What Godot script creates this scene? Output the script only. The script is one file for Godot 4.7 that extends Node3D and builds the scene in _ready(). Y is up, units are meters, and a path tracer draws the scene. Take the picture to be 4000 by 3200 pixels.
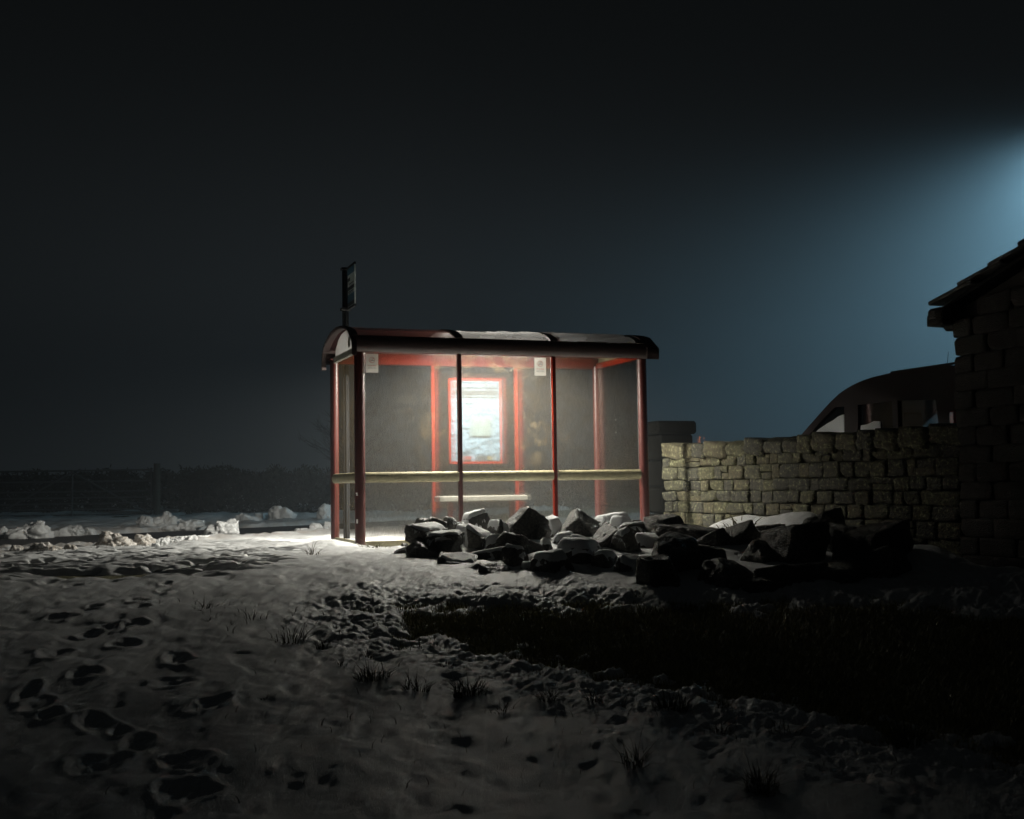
extends Node3D
# A bus shelter lit at night behind a heap of stones, in snow and thin fog. Units are metres; the shelter's floor is y = 0.

const YAW := 0.35072
const SHELTER := Vector3(-1.8213, 0.0, -14.3341)
const BAY := 1.2495
const WIDTH := 3.7486
const DEPTH := 1.46

var used := {}
var cache := {}
var rng := RandomNumberGenerator.new()
var rough_noise := FastNoiseLite.new()
var fine_noise := FastNoiseLite.new()
var M := {}

# ---------------------------------------------------------------- names and nodes
func numbered(called: String) -> String:
	var n: int = used.get(called, 0)
	used[called] = n + 1
	return called if n == 0 else "%s_%03d" % [called, n]

func tag(o: Node3D, label: String, category: String, group := "") -> void:
	o.set_meta("label", label)
	o.set_meta("category", category)
	if group:
		o.set_meta("group", group)

func thing(called: String, label: String, category: String, at := Vector3.ZERO, turn := 0.0, group := "") -> Node3D:
	var o := Node3D.new()
	o.name = numbered(called)
	add_child(o)
	o.position = at
	o.rotation.y = turn
	tag(o, label, category, group)
	return o

func obj(called: String, mesh: Mesh, mat: Material, parent: Node3D = self, at := Vector3.ZERO) -> MeshInstance3D:
	var o := MeshInstance3D.new()
	o.mesh = mesh
	o.material_override = mat
	if parent == self:
		o.name = numbered(called)
		add_child(o)
	else:
		var key := "%d/%s" % [parent.get_instance_id(), called]
		var n: int = used.get(key, 0)
		used[key] = n + 1
		o.name = called if n == 0 else "%s_%03d" % [called, n]
		parent.add_child(o)
	o.position = at
	return o

func struct(called: String, mesh: Mesh, mat: Material, label: String, kind := "structure") -> MeshInstance3D:
	var o := obj(called, mesh, mat)
	o.set_meta("kind", kind)
	o.set_meta("label", label)
	return o

# ---------------------------------------------------------------- shapes
func tri(st: SurfaceTool, a: Vector3, b: Vector3, c: Vector3, out: Vector3) -> void:
	var n := (c - a).cross(b - a)
	if n.dot(out) < 0.0:
		var k := b
		b = c
		c = k
		n = -n
	n = n.normalized()
	st.set_normal(n)
	st.add_vertex(a)
	st.set_normal(n)
	st.add_vertex(b)
	st.set_normal(n)
	st.add_vertex(c)

func quad(st: SurfaceTool, a: Vector3, b: Vector3, c: Vector3, d: Vector3, out: Vector3) -> void:
	tri(st, a, b, c, out)
	tri(st, a, c, d, out)

func begin() -> SurfaceTool:
	var st := SurfaceTool.new()
	st.begin(Mesh.PRIMITIVE_TRIANGLES)
	return st

func add_box(st: SurfaceTool, c: Vector3, size: Vector3, bevel := 0.004) -> void:
	var h := size * 0.5
	bevel = minf(bevel, minf(h.x, minf(h.y, h.z)) * 0.6)
	var p := {}
	for sx in [-1, 1]:
		for sy in [-1, 1]:
			for sz in [-1, 1]:
				var s := Vector3(sx, sy, sz)
				var inn := (h - Vector3.ONE * bevel) * s
				for ax in 3:
					var v := inn
					v[ax] = h[ax] * s[ax]
					p[[sx, sy, sz, ax]] = c + v
	for ax in 3:
		var u := (ax + 1) % 3
		var w := (ax + 2) % 3
		for s in [-1, 1]:
			var k := []
			for q in [[-1, -1], [1, -1], [1, 1], [-1, 1]]:
				var sg := [0, 0, 0]
				sg[ax] = s
				sg[u] = q[0]
				sg[w] = q[1]
				k.append(p[[sg[0], sg[1], sg[2], ax]])
			var out := Vector3.ZERO
			out[ax] = s
			quad(st, k[0], k[1], k[2], k[3], out)
		for su in [-1, 1]:
			for sw in [-1, 1]:
				var lo := [0, 0, 0]
				lo[u] = su
				lo[w] = sw
				var hi := lo.duplicate()
				lo[ax] = -1
				hi[ax] = 1
				var out := Vector3.ZERO
				out[u] = su
				out[w] = sw
				quad(st, p[[lo[0], lo[1], lo[2], u]], p[[hi[0], hi[1], hi[2], u]], p[[hi[0], hi[1], hi[2], w]], p[[lo[0], lo[1], lo[2], w]], out)
	for sx in [-1, 1]:
		for sy in [-1, 1]:
			for sz in [-1, 1]:
				tri(st, p[[sx, sy, sz, 0]], p[[sx, sy, sz, 1]], p[[sx, sy, sz, 2]], Vector3(sx, sy, sz))

func box_mesh(size: Vector3, bevel := 0.004) -> Mesh:
	var key := "box%s/%f" % [size, bevel]
	if not cache.has(key):
		var st := begin()
		add_box(st, Vector3.ZERO, size, bevel)
		cache[key] = st.commit()
	return cache[key]

func bx(called: String, mat: Material, parent: Node3D, at: Vector3, size: Vector3, bevel := 0.004) -> MeshInstance3D:
	return obj(called, box_mesh(size, bevel), mat, parent, at)

# a tube of the given radius (one per point or a single one) through the points
func add_tube(st: SurfaceTool, pts: Array, radii: Array, sides := 10, caps := true) -> void:
	var rings := []
	for i in pts.size():
		var a: Vector3 = pts[maxi(i - 1, 0)]
		var b: Vector3 = pts[mini(i + 1, pts.size() - 1)]
		var d := (b - a).normalized()
		var x := d.cross(Vector3.UP if absf(d.y) < 0.9 else Vector3.RIGHT).normalized()
		var y := d.cross(x).normalized()
		var r: float = radii[mini(i, radii.size() - 1)]
		var ring := []
		for k in sides:
			var t := TAU * k / sides
			var n := x * cos(t) + y * sin(t)
			ring.append([pts[i] + n * r, n])
		rings.append(ring)
	for i in pts.size() - 1:
		for k in sides:
			var q := [rings[i][k], rings[i][(k + 1) % sides], rings[i + 1][(k + 1) % sides], rings[i + 1][k]]
			var out: Vector3 = q[0][1] + q[1][1]
			var nn: Vector3 = (q[2][0] - q[0][0]).cross(q[1][0] - q[0][0])
			var order := [0, 1, 2, 0, 2, 3] if nn.dot(out) >= 0.0 else [0, 2, 1, 0, 3, 2]
			for j in order:
				st.set_normal(q[j][1])
				st.add_vertex(q[j][0])
	if caps:
		for e in [[0, 1], [pts.size() - 1, pts.size() - 2]]:
			var c: Vector3 = pts[e[0]]
			for k in sides:
				tri(st, c, rings[e[0]][k][0], rings[e[0]][(k + 1) % sides][0], c - pts[e[1]])

func tube(called: String, mat: Material, parent: Node3D, pts: Array, radii: Array, sides := 12) -> MeshInstance3D:
	var st := begin()
	add_tube(st, pts, radii, sides)
	return obj(called, st.commit(), mat, parent)

# a sheet that runs along x with the profile given in (y, z); smooth, with a thickness
func add_profile(st: SurfaceTool, profile: Array, x0: float, x1: float, thick: float, centre: Vector2) -> void:
	var n := profile.size()
	var nor := []
	for i in n:
		var d: Vector2 = (profile[mini(i + 1, n - 1)] - profile[maxi(i - 1, 0)]).normalized()
		var m := Vector2(-d.y, d.x)
		var from: Vector2 = profile[i] - centre
		nor.append(m if m.dot(from) > 0.0 else -m)
	for side in [0, 1]:
		for i in n - 1:
			var v := []
			for e in [[i, x0], [i + 1, x0], [i + 1, x1], [i, x1]]:
				var m: Vector2 = nor[e[0]]
				var p: Vector2 = profile[e[0]] - (m * thick if side else Vector2.ZERO)
				v.append([Vector3(e[1], p.x, p.y), Vector3(0, m.x, m.y) * (-1.0 if side else 1.0)])
			var nn: Vector3 = (v[2][0] - v[0][0]).cross(v[1][0] - v[0][0])
			var order := [0, 1, 2, 0, 2, 3] if nn.dot(v[0][1]) >= 0.0 else [0, 2, 1, 0, 3, 2]
			for j in order:
				st.set_normal(v[j][1])
				st.add_vertex(v[j][0])
	for x in [x0, x1]:
		for i in n - 1:
			var a: Vector2 = profile[i]
			var b: Vector2 = profile[i + 1]
			var a2: Vector2 = a - nor[i] * thick
			var b2: Vector2 = b - nor[i + 1] * thick
			quad(st, Vector3(x, a.x, a.y), Vector3(x, b.x, b.y), Vector3(x, b2.x, b2.y), Vector3(x, a2.x, a2.y), Vector3(x - (x0 + x1) * 0.5, 0, 0))
	for i in [0, n - 1]:
		var a: Vector2 = profile[i]
		var a2: Vector2 = a - nor[i] * thick
		var o: Vector2 = profile[i] - profile[1 if i == 0 else n - 2]
		quad(st, Vector3(x0, a.x, a.y), Vector3(x1, a.x, a.y), Vector3(x1, a2.x, a2.y), Vector3(x0, a2.x, a2.y), Vector3(0, o.x, o.y))

# a flat outline in (x, y) given a thickness along z
func slab_mesh(outline: PackedVector2Array, thick: float) -> Mesh:
	var st := begin()
	var idx := Geometry2D.triangulate_polygon(outline)
	for s in [-1.0, 1.0]:
		for i in range(0, idx.size(), 3):
			var v := []
			for j in 3:
				var p := outline[idx[i + j]]
				v.append(Vector3(p.x, p.y, s * thick * 0.5))
			tri(st, v[0], v[1], v[2], Vector3(0, 0, s))
	var mid := Vector2.ZERO
	for p in outline:
		mid += p / outline.size()
	for i in outline.size():
		var a := outline[i]
		var b := outline[(i + 1) % outline.size()]
		var e := (b - a).orthogonal()
		if e.dot(a - mid) < 0:
			e = -e
		quad(st, Vector3(a.x, a.y, -thick / 2), Vector3(b.x, b.y, -thick / 2), Vector3(b.x, b.y, thick / 2), Vector3(a.x, a.y, thick / 2), Vector3(e.x, e.y, 0))
	return st.commit()

# the six faces of a cube, each cut into n x n, as unit directions; shared by every rock
func cube_dirs(n: int) -> Array:
	var key := "cube%d" % n
	if cache.has(key):
		return cache[key]
	var dirs := PackedVector3Array()
	var quads := []
	for ax in 3:
		for s in [-1.0, 1.0]:
			var start := dirs.size()
			for i in n + 1:
				for j in n + 1:
					var v := Vector3.ZERO
					v[ax] = s
					v[(ax + 1) % 3] = tan((2.0 * i / n - 1.0) * PI / 4.0)
					v[(ax + 2) % 3] = tan((2.0 * j / n - 1.0) * PI / 4.0)
					dirs.append(v.normalized())
			for i in n:
				for j in n:
					var a := start + i * (n + 1) + j
					var q := [a, a + n + 1, a + n + 2, a + 1]
					if s > 0.0:
						q = [a, a + 1, a + n + 2, a + n + 1]
					quads.append(q)
	cache[key] = [dirs, quads]
	return cache[key]

# a star-shaped body bounded by planes (n, d), its edges rounded by the power p
func rock_mesh(planes: Array, p: float, n: int, amp: float, freq: float, off: Vector3, stretch := Vector3.ONE) -> Mesh:
	var cd := cube_dirs(n)
	var dirs: PackedVector3Array = cd[0]
	var pts := PackedVector3Array()
	pts.resize(dirs.size())
	for i in dirs.size():
		var u := (dirs[i] * stretch).normalized()
		var s := 0.0
		for pl in planes:
			var g: float = u.dot(pl[0]) / pl[1]
			if g > 0.0:
				s += pow(g, p)
		var v := u / pow(s, 1.0 / p)
		var w := (v + off) * freq
		v += u * (rough_noise.get_noise_3dv(w) * amp + rough_noise.get_noise_3dv(w * 3.1) * amp * 0.4)
		pts[i] = v
	var st := begin()
	st.set_smooth_group(0)
	for q in cd[1]:
		for j in [0, 1, 2, 0, 2, 3]:
			st.add_vertex(pts[q[j]])
	st.generate_normals()
	st.index()
	return st.commit()

func box_planes(size: Vector3, jitter: float, basis: Basis, r: RandomNumberGenerator, chamfers: int, flat := 1.0) -> Array:
	var out := []
	var h := size * 0.5
	for ax in 3:
		for s in [-1.0, 1.0]:
			var v := Vector3.ZERO
			v[ax] = s
			v += Vector3(r.randf_range(-jitter, jitter), r.randf_range(-jitter, jitter), r.randf_range(-jitter, jitter))
			out.append([basis * v.normalized(), h[ax] * r.randf_range(0.9, 1.03)])
	for k in chamfers:
		var v := Vector3([-1, 1][r.randi() % 2], [-1, 1][r.randi() % 2], [-1, 1][r.randi() % 2])
		if r.randf() < 0.55:
			v[r.randi() % 3] = r.randf_range(-0.3, 0.3)
		v = (v * Vector3(1.0 / h.x, 1.0 / h.y, 1.0 / h.z)).normalized()
		var support := absf(v.x) * h.x + absf(v.y) * h.y + absf(v.z) * h.z
		out.append([basis * v, support * r.randf_range(0.68, 0.9)])
	return out

# ---------------------------------------------------------------- materials
func noise_tex(freq: float, seed_: int, size := 512, octaves := 4, type := FastNoiseLite.TYPE_SIMPLEX_SMOOTH, ramp: Gradient = null, normal := false, bump := 4.0) -> NoiseTexture2D:
	var n := FastNoiseLite.new()
	n.noise_type = type
	n.frequency = freq
	n.seed = seed_
	n.fractal_octaves = octaves
	var t := NoiseTexture2D.new()
	t.width = size
	t.height = size
	t.seamless = true
	t.noise = n
	if ramp:
		t.color_ramp = ramp
	if normal:
		t.as_normal_map = true
		t.bump_strength = bump
	return t

func ramp_of(stops: Array) -> Gradient:
	var g := Gradient.new()
	var offs := PackedFloat32Array()
	var cols := PackedColorArray()
	for s in stops:
		offs.append(s[0])
		cols.append(Color(s[1], s[2], s[3]).linear_to_srgb())
	g.offsets = offs
	g.colors = cols
	return g

func mat(lin: Color, rough := 0.6, metal := 0.0) -> StandardMaterial3D:
	var m := StandardMaterial3D.new()
	m.albedo_color = lin.linear_to_srgb()
	m.roughness = rough
	m.metallic = metal
	m.cull_mode = BaseMaterial3D.CULL_DISABLED
	return m

func tri_mat(m: StandardMaterial3D, albedo: Texture2D, height: Texture2D, scale: float, cm: float) -> StandardMaterial3D:
	m.uv1_triplanar = true
	m.uv1_world_triplanar = true
	m.uv1_scale = Vector3.ONE * scale
	if albedo:
		m.albedo_texture = albedo
		m.albedo_color = Color.WHITE
	if height:
		m.heightmap_enabled = true
		m.heightmap_texture = height
		m.heightmap_scale = cm
	return m

func make_materials() -> void:
	var grain := noise_tex(0.05, 3, 512, 5)
	var snow_grain := noise_tex(0.05, 5, 1024, 6)
	M.snow = tri_mat(mat(Color(0.8, 0.81, 0.82), 0.45), noise_tex(0.14, 6, 1024, 3, FastNoiseLite.TYPE_SIMPLEX_SMOOTH, ramp_of([[0.25, 0.62, 0.62, 0.62], [0.55, 0.9, 0.9, 0.9], [0.75, 1.0, 1.0, 1.0]])), snow_grain, 2.6, 0.9)
	M.snow.vertex_color_use_as_albedo = true
	M.snow.albedo_color = Color.WHITE
	M.snow_plain = tri_mat(mat(Color(0.8, 0.81, 0.82), 0.6), null, snow_grain, 4.0, 0.8)
	M.snow_dirty = tri_mat(mat(Color(0.62, 0.58, 0.55), 0.7), noise_tex(0.02, 71, 256, 4, FastNoiseLite.TYPE_SIMPLEX_SMOOTH, ramp_of([[0.25, 0.3, 0.25, 0.2], [0.5, 0.66, 0.63, 0.6], [0.8, 0.78, 0.77, 0.76]])), grain, 3.0, 1.0)
	M.soil = tri_mat(mat(Color.WHITE, 0.9), noise_tex(0.03, 21, 512, 5, FastNoiseLite.TYPE_SIMPLEX_SMOOTH, ramp_of([[0.2, 0.08, 0.07, 0.04], [0.5, 0.15, 0.138, 0.065], [0.7, 0.2, 0.19, 0.08], [0.9, 0.27, 0.26, 0.15]])), grain, 1.5, 3.0)
	M.asphalt = tri_mat(mat(Color.WHITE, 0.55), noise_tex(0.1, 22, 512, 4, FastNoiseLite.TYPE_SIMPLEX_SMOOTH, ramp_of([[0.2, 0.03, 0.03, 0.032], [0.8, 0.075, 0.07, 0.07]])), grain, 3.0, 0.4)
	# dark wet gritstone of the heap
	M.rock = []
	for k in 3:
		var b: float = [0.9, 1.15, 0.75][k]
		M.rock.append(tri_mat(mat(Color.WHITE, 0.48), noise_tex(0.02, 31 + k, 512, 5, FastNoiseLite.TYPE_SIMPLEX_SMOOTH, ramp_of([[0.2, 0.05 * b, 0.048 * b, 0.043 * b], [0.5, 0.12 * b, 0.112 * b, 0.097 * b], [0.65, 0.15 * b, 0.14 * b, 0.12 * b], [0.85, 0.26 * b, 0.24 * b, 0.2 * b]])), grain, 2.6, 4.0))
	# walling stone: brown gritstone with patches of pale lichen and yellow-green algae
	M.walling = []
	for k in 4:
		var a: Array = [[0.052, 0.047, 0.026], [0.062, 0.055, 0.026], [0.038, 0.034, 0.024], [0.068, 0.056, 0.029]][k]
		M.walling.append(tri_mat(mat(Color.WHITE, 0.85), noise_tex(0.018, 41 + k, 512, 5, FastNoiseLite.TYPE_SIMPLEX_SMOOTH, ramp_of([[0.2, a[0] * 0.45, a[1] * 0.45, a[2] * 0.4], [0.5, a[0], a[1], a[2]], [0.68, a[0] * 1.3, a[1] * 1.4, a[2] * 1.2], [0.76, 0.17, 0.17, 0.085], [0.92, 0.33, 0.33, 0.22]])), grain, 1.7, 2.5))
	M.house_stone = []
	for k in 3:
		var b: float = [1.0, 1.25, 0.8][k]
		M.house_stone.append(tri_mat(mat(Color.WHITE, 0.85), noise_tex(0.03, 51 + k, 512, 4, FastNoiseLite.TYPE_SIMPLEX_SMOOTH, ramp_of([[0.2, 0.018 * b, 0.0145 * b, 0.011 * b], [0.8, 0.04 * b, 0.032 * b, 0.024 * b]])), grain, 2.5, 1.2))
	M.mortar = tri_mat(mat(Color(0.05, 0.043, 0.034), 0.95), null, grain, 4.0, 1.0)
	M.core = mat(Color(0.02, 0.018, 0.014), 0.95)
	M.slate = tri_mat(mat(Color.WHITE, 0.7), noise_tex(0.03, 61, 512, 4, FastNoiseLite.TYPE_SIMPLEX_SMOOTH, ramp_of([[0.2, 0.05, 0.047, 0.042], [0.8, 0.13, 0.12, 0.1]])), grain, 2.0, 1.5)
	# shelter
	var flake := noise_tex(0.02, 77, 512, 5, FastNoiseLite.TYPE_SIMPLEX_SMOOTH, ramp_of([[0.15, 0.036, 0.0024, 0.0012], [0.3, 0.072, 0.006, 0.0024], [0.8, 0.092, 0.008, 0.003]]))
	M.red = tri_mat(mat(Color.WHITE, 0.38), flake, grain, 3.0, 0.06)
	M.red.metallic_specular = 0.04
	M.red.roughness = 0.85
	M.header_red = tri_mat(mat(Color(0.045, 0.0045, 0.0018), 0.85), null, grain, 3.0, 0.06)
	M.header_red.metallic_specular = 0.04
	M.post_red = tri_mat(mat(Color(0.05, 0.007, 0.0045), 0.4), null, grain, 3.0, 0.06)
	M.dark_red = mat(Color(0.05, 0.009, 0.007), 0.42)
	M.black = mat(Color(0.025, 0.025, 0.026), 0.5)
	M.beige = tri_mat(mat(Color.WHITE, 0.5), noise_tex(0.015, 78, 512, 4, FastNoiseLite.TYPE_SIMPLEX_SMOOTH, ramp_of([[0.2, 0.15, 0.132, 0.081], [0.6, 0.22, 0.2, 0.125]])), null, 2.0, 0.0)
	M.beige.metallic_specular = 0.2
	M.fascia = tri_mat(mat(Color.WHITE, 0.55), noise_tex(0.02, 79, 512, 5, FastNoiseLite.TYPE_SIMPLEX_SMOOTH, ramp_of([[0.2, 0.025, 0.016, 0.015], [0.8, 0.06, 0.036, 0.033]])), null, 1.5, 0.0)
	M.roof_sheet = tri_mat(mat(Color.WHITE, 0.3), noise_tex(0.02, 80, 512, 5, FastNoiseLite.TYPE_SIMPLEX_SMOOTH, ramp_of([[0.2, 0.025, 0.009, 0.007], [0.8, 0.055, 0.015, 0.011]])), null, 1.5, 0.0)
	M.roof_sheet.transparency = BaseMaterial3D.TRANSPARENCY_ALPHA
	M.roof_sheet.albedo_color.a = 0.55
	M.roof_sheet.backlight_enabled = true
	M.roof_sheet.backlight = Color(0.5, 0.5, 0.5)
	M.roof_snow = tri_mat(mat(Color(0.8, 0.81, 0.82), 0.6), null, grain, 5.0, 0.8)
	M.roof_snow.backlight_enabled = true
	M.roof_snow.backlight = Color(0.55, 0.55, 0.55)
	M.floor_slab = tri_mat(mat(Color(0.11, 0.11, 0.1), 0.7), null, grain, 3.0, 0.5)
	M.gable = mat(Color(0.13, 0.12, 0.065), 0.5)
	M.gable.backlight_enabled = true
	M.gable.backlight = Color(0.8, 0.8, 0.8)
	M.gable_mark = mat(Color(0.18, 0.175, 0.11), 0.6)
	M.white = mat(Color(0.6, 0.6, 0.58), 0.5)
	M.header_end = mat(Color(0.3, 0.29, 0.24), 0.5)
	M.paper = tri_mat(mat(Color(0.054, 0.082, 0.108), 0.6), null, noise_tex(0.006, 81, 512, 3), 1.6, 4.0)
	M.added_dim_pane = mat(Color(0.03, 0.031, 0.03, 1.0), 0.4)  # tint of the added pane that darkens the poster
	M.added_dim_pane.albedo_color.a = 0.32
	M.added_dim_pane.metallic_specular = 0.03
	M.added_dim_pane.roughness = 0.8
	M.added_dim_pane.transparency = BaseMaterial3D.TRANSPARENCY_ALPHA
	M.steel = mat(Color(0.55, 0.56, 0.56), 0.38, 0.9)
	M.grey_metal = mat(Color(0.28, 0.29, 0.3), 0.45, 0.6)
	M.seat = mat(Color(0.08, 0.078, 0.07), 0.6)
	M.seat.metallic_specular = 0.2
	M.notice = mat(Color(0.62, 0.58, 0.47), 0.6)
	M.notice.backlight_enabled = true
	M.notice.backlight = Color(0.9, 0.9, 0.9)
	M.notice_red = mat(Color(0.5, 0.12, 0.08), 0.6)
	M.paper.metallic_specular = 0.1
	M.blue_print = mat(Color(0.014, 0.03, 0.05), 0.6)
	M.pale_print = mat(Color(0.045, 0.06, 0.075), 0.6)
	M.map_print = mat(Color(0.06, 0.082, 0.085), 0.6)
	M.red_print = mat(Color(0.09, 0.015, 0.012), 0.6)
	M.dark_print = mat(Color(0.02, 0.024, 0.028), 0.6)
	M.yellow_print = mat(Color(0.1, 0.08, 0.03), 0.6)
	M.white_print = mat(Color(0.1, 0.115, 0.125), 0.6)
	M.sign_blue = mat(Color(0.08, 0.2, 0.3), 0.5)
	M.sign_pale = mat(Color(0.75, 0.82, 0.78), 0.5)
	M.sign_dark = mat(Color(0.03, 0.035, 0.04), 0.5)
	M.tube_glow = mat(Color(0.9, 0.9, 0.9), 0.4)
	M.tube_glow.emission_enabled = true
	M.tube_glow.emission = Color(0.93, 1.0, 0.96)
	M.tube_glow.emission_energy_multiplier = 6.0
	M.street_glow = mat(Color(0.9, 0.9, 0.9), 0.4)
	M.street_glow.emission_enabled = true
	M.street_glow.emission = Color(0.55, 0.85, 1.0)
	M.street_glow.emission_energy_multiplier = 8.0
	for k in ["blue_print", "pale_print", "map_print", "red_print", "dark_print", "yellow_print", "white_print"]:
		M[k].metallic_specular = 0.05
		M[k].roughness = 0.9
	# vehicle
	M.car_paint = mat(Color(0.008, 0.0032, 0.003), 0.55)
	M.car_paint.metallic_specular = 0.3
	M.tyre = mat(Color(0.02, 0.02, 0.02), 0.9)
	M.lens_red = mat(Color(0.35, 0.02, 0.02), 0.12)
	M.car_glass = StandardMaterial3D.new()
	M.car_glass.albedo_color = Color(0.02, 0.025, 0.025, 0.3)
	M.car_glass.transparency = BaseMaterial3D.TRANSPARENCY_ALPHA
	M.car_glass.roughness = 0.05
	M.car_glass.cull_mode = BaseMaterial3D.CULL_DISABLED
	M.window_snow = tri_mat(mat(Color(0.8, 0.82, 0.84), 0.7), null, grain, 4.0, 1.0)
	M.window_snow.backlight_enabled = true
	M.window_snow.backlight = Color(1, 1, 1)
	M.mirror = mat(Color(0.75, 0.78, 0.8), 0.06, 1.0)
	# plants and far things
	M.grass = mat(Color(0.075, 0.07, 0.028), 0.7)
	M.turf = mat(Color(0.27, 0.25, 0.1), 0.6)
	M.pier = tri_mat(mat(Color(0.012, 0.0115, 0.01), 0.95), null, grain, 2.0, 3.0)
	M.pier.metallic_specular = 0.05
	M.dead_grass = mat(Color(0.1, 0.08, 0.035), 0.8)
	M.orange_leaf = mat(Color(0.75, 0.2, 0.04), 0.6)
	M.orange_leaf.backlight_enabled = true
	M.orange_leaf.backlight = Color(0.8, 0.8, 0.8)
	M.hedge = mat(Color(0.035, 0.031, 0.018), 0.9)
	M.bark = mat(Color(0.05, 0.045, 0.04), 0.9)
	M.pole_grey = mat(Color(0.02, 0.021, 0.023), 0.8)
	M.pole_grey.metallic_specular = 0.1
	M.galvanised = mat(Color(0.13, 0.13, 0.125), 0.7)
	M.wood = tri_mat(mat(Color(0.09, 0.075, 0.055), 0.9), null, grain, 5.0, 1.0)

# mist on the inside of a pane: a scatter of droplets that bend the light a little, with clear glass between them
func droplets() -> StandardMaterial3D:
	var n := FastNoiseLite.new()
	n.seed = 5
	n.frequency = 0.22
	n.noise_type = FastNoiseLite.TYPE_SIMPLEX_SMOOTH
	n.fractal_octaves = 2
	var im := n.get_seamless_image(512, 512)
	var d := im.get_data()
	var data := PackedByteArray()
	data.resize(512 * 512 * 4)
	data.fill(255)
	for i in 512 * 512:
		data[i * 4 + 3] = 255 if d[i] > DROP else 0
	var m := StandardMaterial3D.new()
	m.albedo_texture = ImageTexture.create_from_image(Image.create_from_data(512, 512, false, Image.FORMAT_RGBA8, data))
	m.albedo_color = Color(1, 0.965, 0.9, 0)
	m.transparency = BaseMaterial3D.TRANSPARENCY_ALPHA_SCISSOR
	m.alpha_scissor_threshold = 0.5
	m.refraction_enabled = true
	m.refraction_scale = 0.012
	m.roughness = 0.35
	m.metallic_specular = 0.0
	m.uv1_scale = Vector3(3, 3, 3)
	m.cull_mode = BaseMaterial3D.CULL_DISABLED
	return m

# the dirt on a pane: grey film with run marks, wiped patches and scratched strokes; strokes are polylines in 0..1 of the pane
func film(seed_: int, w: int, h: int, strokes: Array, patches: Array, cover := 0.3, dim := 1.0) -> StandardMaterial3D:
	var n := FastNoiseLite.new()
	n.seed = seed_
	n.frequency = 0.6
	n.fractal_octaves = 3
	var runs := n.get_image(w, 24)
	runs.resize(w, h, Image.INTERPOLATE_CUBIC)
	n.frequency = 0.012
	n.fractal_octaves = 5
	var blot := n.get_image(w, h)
	n.frequency = 0.45
	n.fractal_octaves = 2
	var speck := n.get_image(w, h)
	var rd := runs.get_data()
	var bd := blot.get_data()
	var sd := speck.get_data()
	var data := PackedByteArray()
	data.resize(w * h * 4)
	for y in h:
		var v := float(y) / h
		for x in w:
			var i := y * w + x
			var pale := 0.0
			var a: float = cover + (rd[i] - 128) / 128.0 * 0.2 + (bd[i] - 128) / 128.0 * 0.07 + (sd[i] - 128) / 128.0 * 0.14
			a += 0.1 * pow(v, 6.0) + 0.16 * pow(1.0 - v, 14.0)
			for p in patches:
				var dx: float = (float(x) / w - p[0]) / p[2]
				var dy: float = (v - p[1]) / p[3]
				var d := dx * dx + dy * dy
				if d < 1.0:
					var wgt := minf(1.0, (1.0 - d) * 1.3) * clampf(0.2 + (rd[i] - 110) / 90.0 + (bd[i] - 128) / 60.0 + (sd[i] - 128) / 160.0, 0.0, 1.0)
					pale = maxf(pale, wgt * p[4] * 4.0)
					a += p[4] * 0.5 * wgt
			var tint := dim * (1.0 + (rd[i] - 128) / 128.0 * 0.5 + (bd[i] - 128) / 128.0 * 0.15 + (sd[i] - 128) / 128.0 * 0.15)
			data[i * 4] = int(clampf(34 * tint + pale * 34, 0, 255))
			data[i * 4 + 1] = int(clampf(27 * tint + pale * 33, 0, 255))
			data[i * 4 + 2] = int(clampf(15 * tint + pale * 31, 0, 255))
			data[i * 4 + 3] = int(clampf(a, 0.12, 0.95) * 255)
	var im := Image.create_from_data(w, h, false, Image.FORMAT_RGBA8, data)
	for s in strokes:
		for k in s.size() - 1:
			var a := Vector2(s[k][0] * w, s[k][1] * h)
			var b := Vector2(s[k + 1][0] * w, s[k + 1][1] * h)
			var steps := int(a.distance_to(b)) + 1
			for q in steps + 1:
				var p := a.lerp(b, float(q) / steps)
				if p.x >= 0 and p.y >= 0 and p.x < w and p.y < h:
					var c := im.get_pixel(int(p.x), int(p.y))
					im.set_pixel(int(p.x), int(p.y), Color(0.4, 0.385, 0.34, minf(0.95, c.a + 0.1)))
	var m := StandardMaterial3D.new()
	m.albedo_texture = ImageTexture.create_from_image(im)
	m.transparency = BaseMaterial3D.TRANSPARENCY_ALPHA
	m.roughness = 0.45
	m.metallic_specular = 0.3
	m.texture_repeat = false
	m.cull_mode = BaseMaterial3D.CULL_DISABLED
	m.backlight_enabled = true
	m.backlight = Color(1.3, 1.3, 1.3)
	return m

# ---------------------------------------------------------------- the lie of the land (z here is the distance north of the camera)
const MOUNDS := [[0.6, 13.0, 1.1, 0.7, 0.13], [-0.5, 12.6, 0.5, 0.4, 0.06], [2.4, 11.8, 0.8, 0.5, 0.08], [2.68, 14.1, 0.5, 0.8, 0.3], [3.15, 13.0, 0.45, 0.7, 0.33], [3.75, 11.0, 0.35, 0.7, 0.14], [4.3, 10.1, 0.5, 0.4, 0.14], [-2.15, 13.75, 0.3, 0.35, 0.1]]
const MELT := [[-3.9, 11.3, 0.8, 0.2, 0.16], [-5.0, 12.5, 0.7, 0.25, 0.14], [-3.0, 11.9, 0.45, 0.1, 0.12], [-2.75, 11.4, 0.5, 0.08, 0.11], [-4.5, 12.0, 0.5, 0.12, 0.12], [-4.2, 13.2, 0.7, 0.12, 0.1]]

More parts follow.
